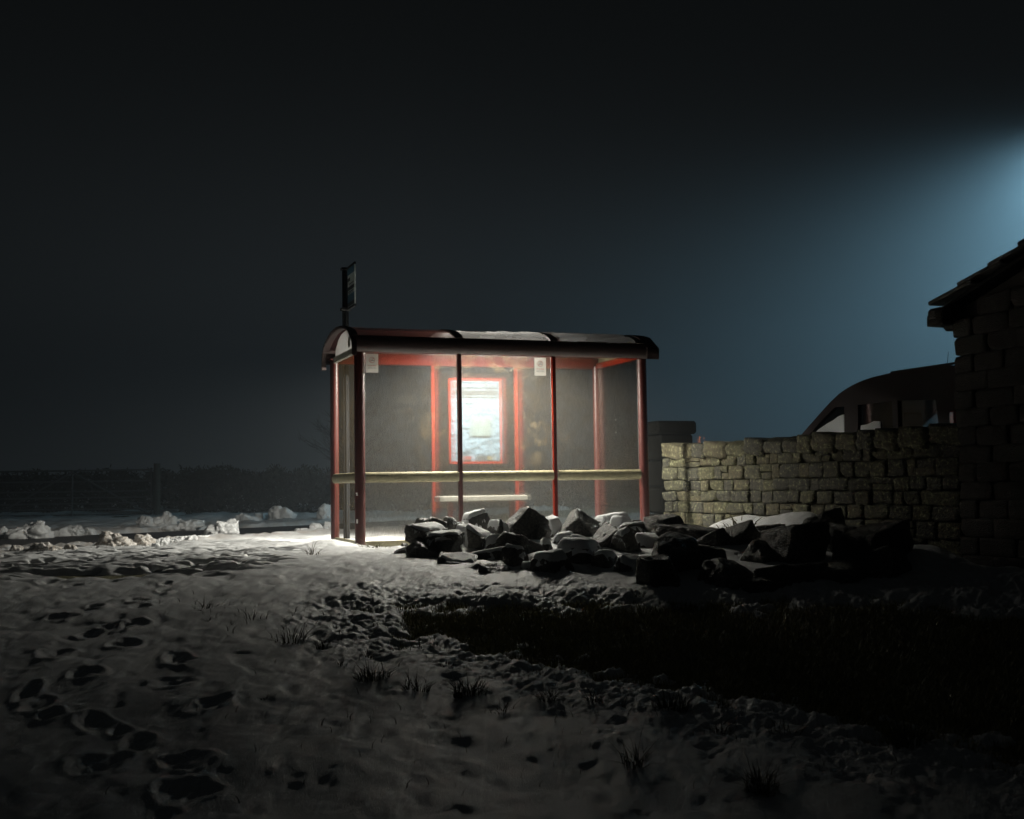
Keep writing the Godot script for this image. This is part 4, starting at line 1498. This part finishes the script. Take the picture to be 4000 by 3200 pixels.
func build_far() -> void:
	leaf_cloud("hedge", "clipped dark hedge running right of the field gate towards the shelter", "hedge", AABB(Vector3(-8.9, 0.05, -33.2), Vector3(5.2, 1.3, 1.4)), 6000, 0.06, 3, M.hedge)
	leaf_cloud("hedge", "dark hedge behind the field gate", "hedge", AABB(Vector3(-20.0, 0.05, -37.0), Vector3(11.2, 1.35, 1.4)), 6000, 0.08, 4, M.hedge)
	leaf_cloud("hedge", "low hedge hidden behind the shelter, far side of the road", "hedge", AABB(Vector3(-3.7, 0.05, -33.2), Vector3(8.0, 1.2, 1.4)), 5000, 0.07, 5, M.hedge)
	var spec := [[-6.9, 52.0, 5.2, "bare tree in the mist just left of the shelter's roof end"]]
	for t in spec:
		var r := RandomNumberGenerator.new()
		r.seed = int(t[1])
		var o := thing("bare_tree", t[3], "tree", Vector3(t[0], 0, -t[1]))
		var h: float = t[2]
		tube("trunk", M.bark, o, [Vector3(0, -0.2, 0), Vector3(0.05, h * 0.25, 0), Vector3(-0.08, h * 0.5, 0.05), Vector3(0.02, h * 0.75, 0)], [0.2, 0.16, 0.1, 0.04], 8)
		var st := begin()
		for k in 44:
			var y0 := h * r.randf_range(0.22, 0.75)
			var a := r.randf() * TAU
			var d := Vector3(cos(a), r.randf_range(0.35, 1.3), sin(a)).normalized()
			var l := (h - y0) * r.randf_range(0.45, 0.8)
			var base := Vector3(0, y0, 0)
			var mid := base + d * l * 0.5 + Vector3(r.randf_range(-0.1, 0.1), 0.08, 0)
			add_tube(st, [base, mid, base + d * l + Vector3(0, 0.15, 0)], [0.05, 0.03, 0.008], 5, false)
			for q in 14:
				var f := r.randf_range(0.3, 1.0)
				var d2 := (d + Vector3(r.randf_range(-0.9, 0.9), r.randf_range(-0.3, 0.9), r.randf_range(-0.9, 0.9))).normalized()
				add_tube(st, [base + d * l * f, base + d * l * f + d2 * h * r.randf_range(0.05, 0.13)], [0.014, 0.005], 3, false)
		obj("branches", st.commit(), M.bark, o)

func build_street_lamp() -> void:
	var at := Vector3(12.0, 0.6, -24.0)
	var s := thing("street_lamp", "street lamp beyond the house, out of view, whose glow fills the mist at the right", "street lamp", at)
	tube("pole", M.grey_metal, s, [Vector3(0.9, -0.8, 0), Vector3(0.9, 3.0, 0), Vector3(0.9, 7.1, 0), Vector3(0.75, 7.35, 0), Vector3(0.3, 7.42, 0)], [0.08, 0.07, 0.05, 0.045, 0.04], 12)
	bx("lamp_head", M.grey_metal, s, Vector3(0.0, 7.42, 0), Vector3(0.62, 0.1, 0.26), 0.04)
	bx("lamp_panel", M.street_glow, s, Vector3(0.0, 7.355, 0), Vector3(0.42, 0.02, 0.18), 0.005)
	var l := SpotLight3D.new()
	l.name = "lamp_panel_light"
	l.light_color = STREET_TINT
	l.light_energy = STREET
	l.spot_angle = 89.0
	l.spot_angle_attenuation = 0.8
	l.spot_range = 80.0
	l.light_size = 0.12
	l.shadow_enabled = true
	s.add_child(l)
	l.position = Vector3(0.0, 7.28, 0)
	l.look_at(l.global_position + Vector3(0.12, -0.87, -0.48))

const DROP := 138
const LAMP := 2.0
const LAMP_DOWN := 108.0
const STREET := 205.0
const STREET_TINT := Color(0.7, 0.92, 1.0)

func _ready() -> void:
	# ---- camera
	var cam := Camera3D.new()
	cam.name = "camera"
	cam.fov = 37.6
	cam.near = 0.1
	cam.far = 400.0
	add_child(cam)
	cam.position = Vector3(0, 0.7625, 0)
	cam.basis = Basis(Vector3.RIGHT, 0.06267) * Basis(Vector3(0, 0, 1), -0.01434)
	var lens := CameraAttributesPhysical.new()
	lens.frustum_focal_length = 35.25
	lens.frustum_focus_distance = 13.0
	lens.exposure_aperture = 2.8
	lens.frustum_far = 400.0
	lens.frustum_near = 0.1
	cam.attributes = lens
	cam.current = true
	# ---- night sky, thin fog and exposure
	# misty night air: darkest overhead, with a low glow painted behind the shelter for lamp-lit haze
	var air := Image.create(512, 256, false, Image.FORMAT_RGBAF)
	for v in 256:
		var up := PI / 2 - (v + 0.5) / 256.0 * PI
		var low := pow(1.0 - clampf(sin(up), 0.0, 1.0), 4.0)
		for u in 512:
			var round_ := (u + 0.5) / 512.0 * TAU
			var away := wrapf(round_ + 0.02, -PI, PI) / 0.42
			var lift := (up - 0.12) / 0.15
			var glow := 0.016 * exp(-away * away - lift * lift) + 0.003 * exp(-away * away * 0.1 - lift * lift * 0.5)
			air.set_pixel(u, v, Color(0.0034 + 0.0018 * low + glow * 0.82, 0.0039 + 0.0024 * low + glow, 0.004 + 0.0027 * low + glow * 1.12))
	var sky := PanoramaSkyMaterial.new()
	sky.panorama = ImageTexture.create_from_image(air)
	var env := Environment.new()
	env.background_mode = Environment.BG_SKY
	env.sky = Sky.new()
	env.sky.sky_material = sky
	env.tonemap_mode = Environment.TONE_MAPPER_LINEAR
	env.tonemap_exposure = 1.0
	env.fog_enabled = true
	env.fog_density = 0.0048
	env.fog_light_color = Color(0.9, 0.95, 1.0)
	env.sdfgi_enabled = true
	env.ssao_enabled = true
	env.ssil_enabled = true
	env.volumetric_fog_enabled = true
	env.volumetric_fog_density = 0.0
	var we := WorldEnvironment.new()
	we.name = "environment"
	we.environment = env
	add_child(we)
	# ---- the place
	rough_noise.noise_type = FastNoiseLite.TYPE_SIMPLEX_SMOOTH
	rough_noise.frequency = 0.1
	rough_noise.fractal_octaves = 3
	rough_noise.seed = 11
	fine_noise.noise_type = FastNoiseLite.TYPE_SIMPLEX_SMOOTH
	fine_noise.frequency = 0.1
	fine_noise.fractal_octaves = 3
	fine_noise.seed = 12
	make_materials()
	build_street_lamp()
	build_mist()
	build_ground()
	build_shelter()
	build_wall()
	build_house()
	build_pier()
	build_vehicle()
	build_gate()
	build_far()
	build_stop_sign()
	build_heap()
	build_turf()
	build_stalks()
	build_tufts()

func build_mist() -> void:
	# the bank of mist drifting round the street lamp
	var fog := FogVolume.new()
	fog.name = "mist"
	fog.shape = RenderingServer.FOG_VOLUME_SHAPE_ELLIPSOID
	fog.size = Vector3(34, 20, 26)
	var m := FogMaterial.new()
	m.density = 0.006
	m.albedo = Color(0.9, 0.95, 1.0)
	fog.material = m
	add_child(fog)
	fog.position = Vector3(14.5, 9.5, -31)
	fog.set_meta("kind", "stuff")
	fog.set_meta("label", "bank of mist lit by the street lamp beyond the house")

func build_heap() -> void:
	stone("small peaked dark stone balanced on the left-hand stack, left of its twin peak", Vector3(-0.95, 0.36, -12.90), Vector3(0.18, 0.13, 0.18), "b", 8, 0.00, 1)
	stone("small pointed dark stone at the top right of the left-hand stack", Vector3(-0.81, 0.36, -12.90), Vector3(0.16, 0.15, 0.19), "b", -22, 0.00, 2)
	stone("broad flat dark slab with a white patch of snow capping the left-hand stack", Vector3(-0.89, 0.30, -12.30), Vector3(0.35, 0.16, 0.21), "s", 3, 0.50, 3)
	stone("flat square-edged slab with a snow patch jutting right from the left-hand stack", Vector3(-0.69, 0.22, -12.10), Vector3(0.31, 0.15, 0.20), "s", -4, 0.60, 4)
	stone("large upright dark block that is the base of the left-hand stack", Vector3(-0.89, 0.07, -12.00), Vector3(0.31, 0.34, 0.31), "b", 0, 0.00, 5)
	stone("dark lower block under the jutting slab of the left-hand stack", Vector3(-0.65, 0.09, -12.00), Vector3(0.21, 0.24, 0.23), "b", -5, 0.00, 6)
	stone("little dark stone by the shelter base panel left of the stack", Vector3(-1.21, 0.08, -13.60), Vector3(0.09, 0.11, 0.18), "r", 0, 0.00, 7)
	stone("lone low stone with a sloping snowy face, leftmost of the whole pile", Vector3(-1.15, 0.04, -12.50), Vector3(0.18, 0.16, 0.20), "b", 24, 0.70, 8)
	stone("narrow dark stone with a thin snow cap just right of the twin peaks", Vector3(-0.71, 0.32, -13.40), Vector3(0.15, 0.19, 0.18), "b", -10, 0.35, 9)
	stone("small dark rounded stone in front of the first mullion foot", Vector3(-0.58, 0.28, -13.20), Vector3(0.12, 0.15, 0.18), "r", 0, 0.40, 10)
	stone("stone with snow on its left shoulder below the bench's right leg", Vector3(-0.40, 0.32, -13.40), Vector3(0.28, 0.27, 0.29), "b", 15, 0.75, 11)
	stone("snow-smothered rounded stone right of the left-hand stack", Vector3(-0.53, 0.16, -12.70), Vector3(0.17, 0.22, 0.19), "r", 0, 1.00, 12)
	stone("dark pointed stone with a snowy ridge down its right edge, left of centre", Vector3(-0.32, 0.20, -12.40), Vector3(0.26, 0.28, 0.27), "b", -20, 0.55, 13)
	stone("low stone under a lumpy white snow cap left of the tallest block", Vector3(-0.17, 0.24, -12.80), Vector3(0.22, 0.19, 0.23), "r", 0, 1.00, 14)
	stone("tallest block of the pile, dark with snow on its upper left face", Vector3(0.15, 0.29, -13.00), Vector3(0.39, 0.45, 0.38), "b", -14, 0.35, 15)
	stone("dark slab leaning on the right flank of the tallest block", Vector3(0.31, 0.21, -12.80), Vector3(0.14, 0.25, 0.18), "b", -28, 0.00, 16)
	stone("round stone with a thick white snow cap between the two tallest blocks", Vector3(0.46, 0.23, -13.50), Vector3(0.18, 0.21, 0.21), "r", 0, 1.00, 17)
	stone("big tilted block right of the second mullion, its left edge snowy", Vector3(0.72, 0.27, -13.20), Vector3(0.40, 0.42, 0.39), "b", 32, 0.45, 18)
	stone("long flat snow-topped stone by the shelter glass, right of the tilted block", Vector3(1.10, 0.32, -13.70), Vector3(0.35, 0.12, 0.18), "s", -2, 0.90, 19)
	stone("flat brownish stone with bare top next to the right shelter post", Vector3(1.34, 0.30, -13.70), Vector3(0.20, 0.10, 0.18), "s", -3, 0.15, 20)
	stone("steep dark diamond-shaped stone right of centre", Vector3(0.93, 0.16, -12.40), Vector3(0.27, 0.38, 0.28), "b", -35, 0.00, 21)
	stone("stone with a grey snowy upper face right of the dark diamond", Vector3(1.12, 0.16, -12.20), Vector3(0.25, 0.26, 0.26), "b", 18, 0.60, 22)
	stone("small snow-capped stone in front of the long flat one", Vector3(1.18, 0.28, -13.30), Vector3(0.20, 0.12, 0.18), "r", 0, 0.90, 23)
	stone("dark stone with a snowy left slope near the foot of the right post", Vector3(1.31, 0.24, -12.90), Vector3(0.32, 0.17, 0.22), "b", -12, 0.50, 24)
	stone("low stone buried in snow left of the dark right-hand heap", Vector3(1.43, 0.14, -12.50), Vector3(0.30, 0.13, 0.18), "r", 0, 1.00, 25)
	stone("wide rough dark boulder below the tallest block", Vector3(0.05, 0.15, -12.00), Vector3(0.37, 0.30, 0.35), "r", -12, 0.12, 26)
	stone("small stone hidden by snow left of the wide rough boulder", Vector3(-0.20, 0.13, -12.30), Vector3(0.16, 0.14, 0.19), "r", 0, 1.00, 27)
	stone("snow-topped stone just right of the wide rough boulder", Vector3(0.31, 0.08, -12.10), Vector3(0.17, 0.18, 0.20), "b", 8, 0.90, 28)
	stone("thin snow-covered slab below the big tilted block", Vector3(0.52, 0.16, -12.50), Vector3(0.22, 0.12, 0.18), "s", 10, 1.00, 29)
	stone("slanting stone with a long snow-dusted face at the centre right", Vector3(0.68, 0.10, -12.20), Vector3(0.27, 0.24, 0.28), "b", -30, 0.70, 30)
	stone("small stone wedged under the dark diamond", Vector3(0.79, 0.07, -12.00), Vector3(0.11, 0.14, 0.18), "b", -20, 0.30, 31)
	stone("square front block with a flat snowy top, right of the left-hand stack", Vector3(-0.53, -0.00, -11.50), Vector3(0.32, 0.25, 0.30), "b", 2, 0.40, 32)
	stone("wedge-shaped slab lying on the square front block", Vector3(-0.25, 0.05, -11.70), Vector3(0.35, 0.19, 0.24), "s", 12, 0.60, 33)
	stone("dark hump between the wide boulder and the front row", Vector3(0.02, 0.10, -11.90), Vector3(0.24, 0.15, 0.20), "r", 0, 0.30, 34)
	stone("rounded front stone streaked with snow at its peak", Vector3(0.01, 0.04, -11.40), Vector3(0.20, 0.27, 0.22), "b", 10, 0.70, 35)
	stone("low front stone with a thin snow strip, left in the front row", Vector3(-0.41, -0.04, -11.10), Vector3(0.26, 0.18, 0.22), "b", 6, 0.50, 36)
	stone("bare five-sided stone in the front row left of centre", Vector3(-0.17, -0.04, -11.00), Vector3(0.25, 0.20, 0.25), "b", -6, 0.00, 37)
	stone("small front-row stone with snow on its top corner", Vector3(0.11, -0.05, -11.10), Vector3(0.14, 0.17, 0.18), "r", 0, 0.60, 38)
	stone("low snow-covered stone behind the snow-hooded front block", Vector3(0.22, 0.03, -11.50), Vector3(0.22, 0.11, 0.18), "s", 14, 1.00, 39)
	stone("front block wearing a hood of snow at the middle of the pile", Vector3(0.34, -0.03, -11.00), Vector3(0.33, 0.30, 0.33), "b", -4, 0.80, 40)
	stone("largest snow-draped boulder sloping down to the right", Vector3(0.60, 0.01, -11.50), Vector3(0.45, 0.34, 0.39), "b", -26, 0.90, 41)
	stone("front stone with a snowy left slope, right of the draped boulder", Vector3(0.87, -0.02, -11.20), Vector3(0.27, 0.27, 0.28), "b", 14, 0.55, 42)
	stone("front stone with a snow-topped ridge left of the big dark block", Vector3(1.04, -0.02, -11.00), Vector3(0.29, 0.24, 0.29), "b", -8, 0.60, 43)
	stone("biggest squared dark block standing at the front of the heap", Vector3(1.27, -0.08, -10.40), Vector3(0.36, 0.41, 0.35), "b", -2, 0.00, 44)
	stone("rounded dark boulder resting on the biggest squared block", Vector3(1.46, 0.15, -10.90), Vector3(0.35, 0.31, 0.35), "b", -6, 0.00, 45)
	stone("dark block at the top left end of the right-hand heap beside the post", Vector3(1.59, 0.30, -12.60), Vector3(0.30, 0.26, 0.30), "b", 10, 0.00, 46)
	stone("flat dark slab on the skyline of the right-hand heap", Vector3(1.80, 0.27, -12.30), Vector3(0.47, 0.16, 0.21), "s", -6, 0.00, 47)
	stone("dark stone below the flat skyline slab", Vector3(1.94, 0.19, -11.90), Vector3(0.31, 0.24, 0.29), "b", 12, 0.00, 48)
	stone("rounded dark boulder on the skyline in front of the white drift", Vector3(2.24, 0.24, -12.00), Vector3(0.35, 0.27, 0.31), "r", 0, 0.00, 49)
	stone("low dark stone on the skyline at the middle of the drift", Vector3(2.59, 0.24, -12.30), Vector3(0.26, 0.18, 0.23), "b", -12, 0.10, 50)
	stone("large pointed dark boulder below the right end of the drift", Vector3(2.61, 0.13, -11.30), Vector3(0.47, 0.48, 0.45), "b", -24, 0.00, 51)
	stone("high dark stone against the wall right of the drift", Vector3(3.05, 0.33, -11.90), Vector3(0.36, 0.31, 0.35), "b", 8, 0.00, 52)
	stone("dark stone tucked below the high one against the wall", Vector3(3.13, 0.22, -11.50), Vector3(0.26, 0.26, 0.27), "r", 0, 0.00, 53)
	stone("long dark stone overhanging the right end of the heap", Vector3(3.29, 0.24, -10.90), Vector3(0.48, 0.30, 0.34), "s", 6, 0.00, 54)
	stone("square dark stone at the lower right corner of the heap", Vector3(3.24, 0.01, -10.60), Vector3(0.31, 0.35, 0.31), "b", -6, 0.00, 55)
	stone("dark stone under the left part of the long overhanging one", Vector3(3.05, 0.07, -10.80), Vector3(0.30, 0.35, 0.30), "b", 10, 0.00, 56)
	stone("dark stone with a pale scraped edge at the middle of the right-hand heap", Vector3(2.26, 0.06, -11.30), Vector3(0.31, 0.31, 0.31), "b", -8, 0.12, 57)
	stone("leaning dark slab at the front foot of the right-hand heap", Vector3(1.86, -0.07, -10.40), Vector3(0.40, 0.34, 0.38), "b", -30, 0.00, 58)
	stone("dark stone between the rounded boulder and the leaning slab", Vector3(1.76, 0.04, -11.00), Vector3(0.30, 0.32, 0.31), "b", 5, 0.00, 59)
	stone("broad dark stone low at the front of the right-hand heap", Vector3(2.38, -0.12, -10.50), Vector3(0.47, 0.34, 0.39), "b", 4, 0.00, 60)
	stone("dark rounded stone low at the front, second from the right end", Vector3(2.78, -0.09, -10.50), Vector3(0.42, 0.32, 0.37), "r", 0, 0.00, 61)
	stone("low dark stone at the very front between the slab and the broad stone", Vector3(2.08, -0.14, -10.30), Vector3(0.30, 0.19, 0.24), "r", 0, 0.08, 62)
	lump("broad ploughed snow heap on the far verge at the left", Vector3(-7.89, 0.00, -19.64), Vector3(0.65, 0.21, 0.46), 1)
	lump("small snow heap cut by the left edge of view, far verge", Vector3(-8.39, 0.00, -19.86), Vector3(0.16, 0.14, 0.12), 2)
	lump("low yellowish snow heap on the far verge before the gate", Vector3(-7.44, 0.00, -20.41), Vector3(0.31, 0.14, 0.22), 3)
	lump("small round snow lump right of the low yellowish heap", Vector3(-7.32, -0.00, -20.79), Vector3(0.18, 0.11, 0.12), 4)
	lump("steep left-hand snow block of the pair below the gate's right end", Vector3(-6.77, 0.00, -22.18), Vector3(0.28, 0.26, 0.20), 5)
	lump("tall right-hand snow block of the pair below the gate's right end", Vector3(-6.45, 0.00, -22.35), Vector3(0.46, 0.28, 0.32), 6)
	lump("flat trailing snow heap right of the tall far pair", Vector3(-6.05, 0.00, -22.30), Vector3(0.62, 0.14, 0.43), 7)
	lump("tiny snow lump alone at the far road edge", Vector3(-5.64, 0.00, -23.81), Vector3(0.14, 0.09, 0.10), 8)
	lump("low snow heap on the far verge, left of the tall hedge-side heap", Vector3(-5.46, 0.00, -24.70), Vector3(0.43, 0.18, 0.30), 9)
	lump("middle snow lump joined to the hedge-side heap", Vector3(-5.42, 0.00, -26.26), Vector3(0.31, 0.18, 0.22), 10)
	lump("tall snow heap on the far verge in front of the hedge", Vector3(-4.94, 0.00, -25.67), Vector3(0.53, 0.29, 0.37), 11)
	lump("far snow heap half hidden by the shelter's left post", Vector3(-3.95, 0.00, -25.53), Vector3(0.34, 0.37, 0.23), 12)
	lump("biggest smooth snow boulder on the near edge of the road", Vector3(-4.39, 0.00, -18.25), Vector3(0.40, 0.20, 0.28), 13)
	lump("wide double snow lump on the near road edge at the left", Vector3(-5.01, 0.00, -15.18), Vector3(0.43, 0.16, 0.30), 14)
	lump("small snow ball in front of the wide double lump", Vector3(-4.99, 0.00, -14.92), Vector3(0.13, 0.09, 0.09), 15)
	lump("brownish snow lump right of the wide double one", Vector3(-4.74, 0.00, -15.47), Vector3(0.24, 0.15, 0.17), 16)
	lump("rounded snow lump beside the brownish one", Vector3(-4.54, 0.00, -15.54), Vector3(0.17, 0.10, 0.12), 17)
	lump("snow ball at the foot of the brownish lump", Vector3(-4.40, 0.00, -14.87), Vector3(0.11, 0.08, 0.07), 18)
	lump("knobbly snow lump left of the big smooth boulder", Vector3(-4.46, 0.00, -16.41), Vector3(0.24, 0.11, 0.17), 19)
	lump("low snow lump touching the big smooth boulder's left", Vector3(-4.37, 0.00, -17.00), Vector3(0.20, 0.09, 0.14), 20)
	lump("little snow lump between the rounded and the knobbly ones", Vector3(-4.50, 0.00, -16.00), Vector3(0.15, 0.09, 0.11), 21)
	lump("long crumbled snow ridge on the near road edge, far left", Vector3(-5.52, 0.00, -14.23), Vector3(0.39, 0.12, 0.28), 22)
	lump("snow lump at the right end of the crumbled ridge", Vector3(-5.24, 0.00, -14.32), Vector3(0.18, 0.11, 0.13), 23)
	lump("snow lump left of the crumbled ridge", Vector3(-5.86, 0.00, -14.25), Vector3(0.15, 0.10, 0.10), 24)
	lump("upright snow lump near the shelter's left post", Vector3(-3.23, 0.00, -19.62), Vector3(0.19, 0.16, 0.13), 25)
	lump("snow lump touching the shelter's left post", Vector3(-3.05, 0.00, -19.84), Vector3(0.17, 0.17, 0.12), 26)
	lump("flat snow lump left of the upright one", Vector3(-3.39, 0.00, -19.30), Vector3(0.20, 0.09, 0.14), 27)

func build_tufts() -> void:
	tuft("wide flattened grass tuft, first of the row left of the pile", -2.48, 9.68, 0.35, 0.11, 0, 1)
	tuft("thin straggly grass blades below the first wide tuft", -2.35, 9.32, 0.18, 0.07, 0, 2)
	tuft("small sparse grass tuft left of the bushiest one", -2.14, 9.15, 0.13, 0.07, 0, 3)
	tuft("loose grass stalks upper left of the bushiest tuft", -2.02, 9.28, 0.19, 0.10, 0, 4)
	tuft("bushiest grass tuft of the row, with long arching blades", -1.62, 8.69, 0.30, 0.16, 1, 5)
	tuft("small upright grass tuft right of the bushiest one", -1.36, 8.58, 0.15, 0.12, 1, 6)
	tuft("dark grass tuft just above the dense dome-shaped one", -1.01, 8.33, 0.14, 0.10, 1, 7)
	tuft("ragged grass tuft left of the dense dome", -1.16, 8.10, 0.14, 0.09, 0, 8)
	tuft("dense dome-shaped grass tuft at the middle of the row", -0.91, 7.76, 0.28, 0.15, 2, 9)
	tuft("little grass tuft beside the trodden trail", -3.05, 9.88, 0.11, 0.07, 0, 10)
	tuft("flat grass strands right of the deep single footprint", -1.53, 7.44, 0.19, 0.05, 0, 11)
	tuft("low grass tuft above the two small middle tufts", -0.44, 7.96, 0.20, 0.07, 0, 12)
	tuft("spreading grass tuft left of the spiky middle one", -0.62, 7.53, 0.22, 0.13, 1, 13)
	tuft("spiky grass tuft with one tall blade, middle of the row", -0.28, 7.44, 0.27, 0.17, 2, 14)
	tuft("broad low grass tuft at the edge of the bare patch", 0.20, 7.34, 0.25, 0.10, 2, 15)
	tuft("rounded grass tuft right of the broad low one", 0.46, 7.27, 0.18, 0.11, 1, 16)
	tuft("few crossing grass stalks left of the tall dark tuft", 0.63, 7.18, 0.15, 0.11, 0, 17)
	tuft("tall dark grass tuft below the bare patch", 0.90, 7.09, 0.26, 0.17, 2, 18)
	tuft("small grass tuft right of the tall dark one", 1.20, 7.08, 0.13, 0.09, 1, 19)
	tuft("thin grass tuft lower left of the broad low one", -0.08, 7.09, 0.24, 0.11, 0, 20)
	tuft("low wide grass tuft below the small right one", 1.12, 6.79, 0.24, 0.08, 1, 21)
	tuft("faint grass tuft near the far right of the row", 1.47, 6.69, 0.22, 0.09, 1, 22)
	tuft("large shadowy grass tuft at the far right", 2.12, 6.57, 0.29, 0.24, 2, 23)
	tuft("grass tuft in the dark foreground, left of the lowest one", 0.61, 6.26, 0.24, 0.18, 1, 24)
	tuft("lowest and nearest grass tuft, in the dark foreground", 1.18, 5.95, 0.27, 0.18, 2, 25)
	tuft("wispy grass tuft in bright snow left of the shelter's corner post", -2.11, 12.60, 0.30, 0.20, 0, 26)
	tuft("short weeds along the shelter's base panel by the corner post", -1.62, 13.86, 0.49, 0.11, 1, 27)
	tuft("dry grass stems in the drift at the foot of the wall", 2.54, 13.50, 0.80, 0.21, 0, 28)
	tuft("dark weeds at the foot of the biggest squared block", 1.03, 10.10, 0.24, 0.10, 1, 29)
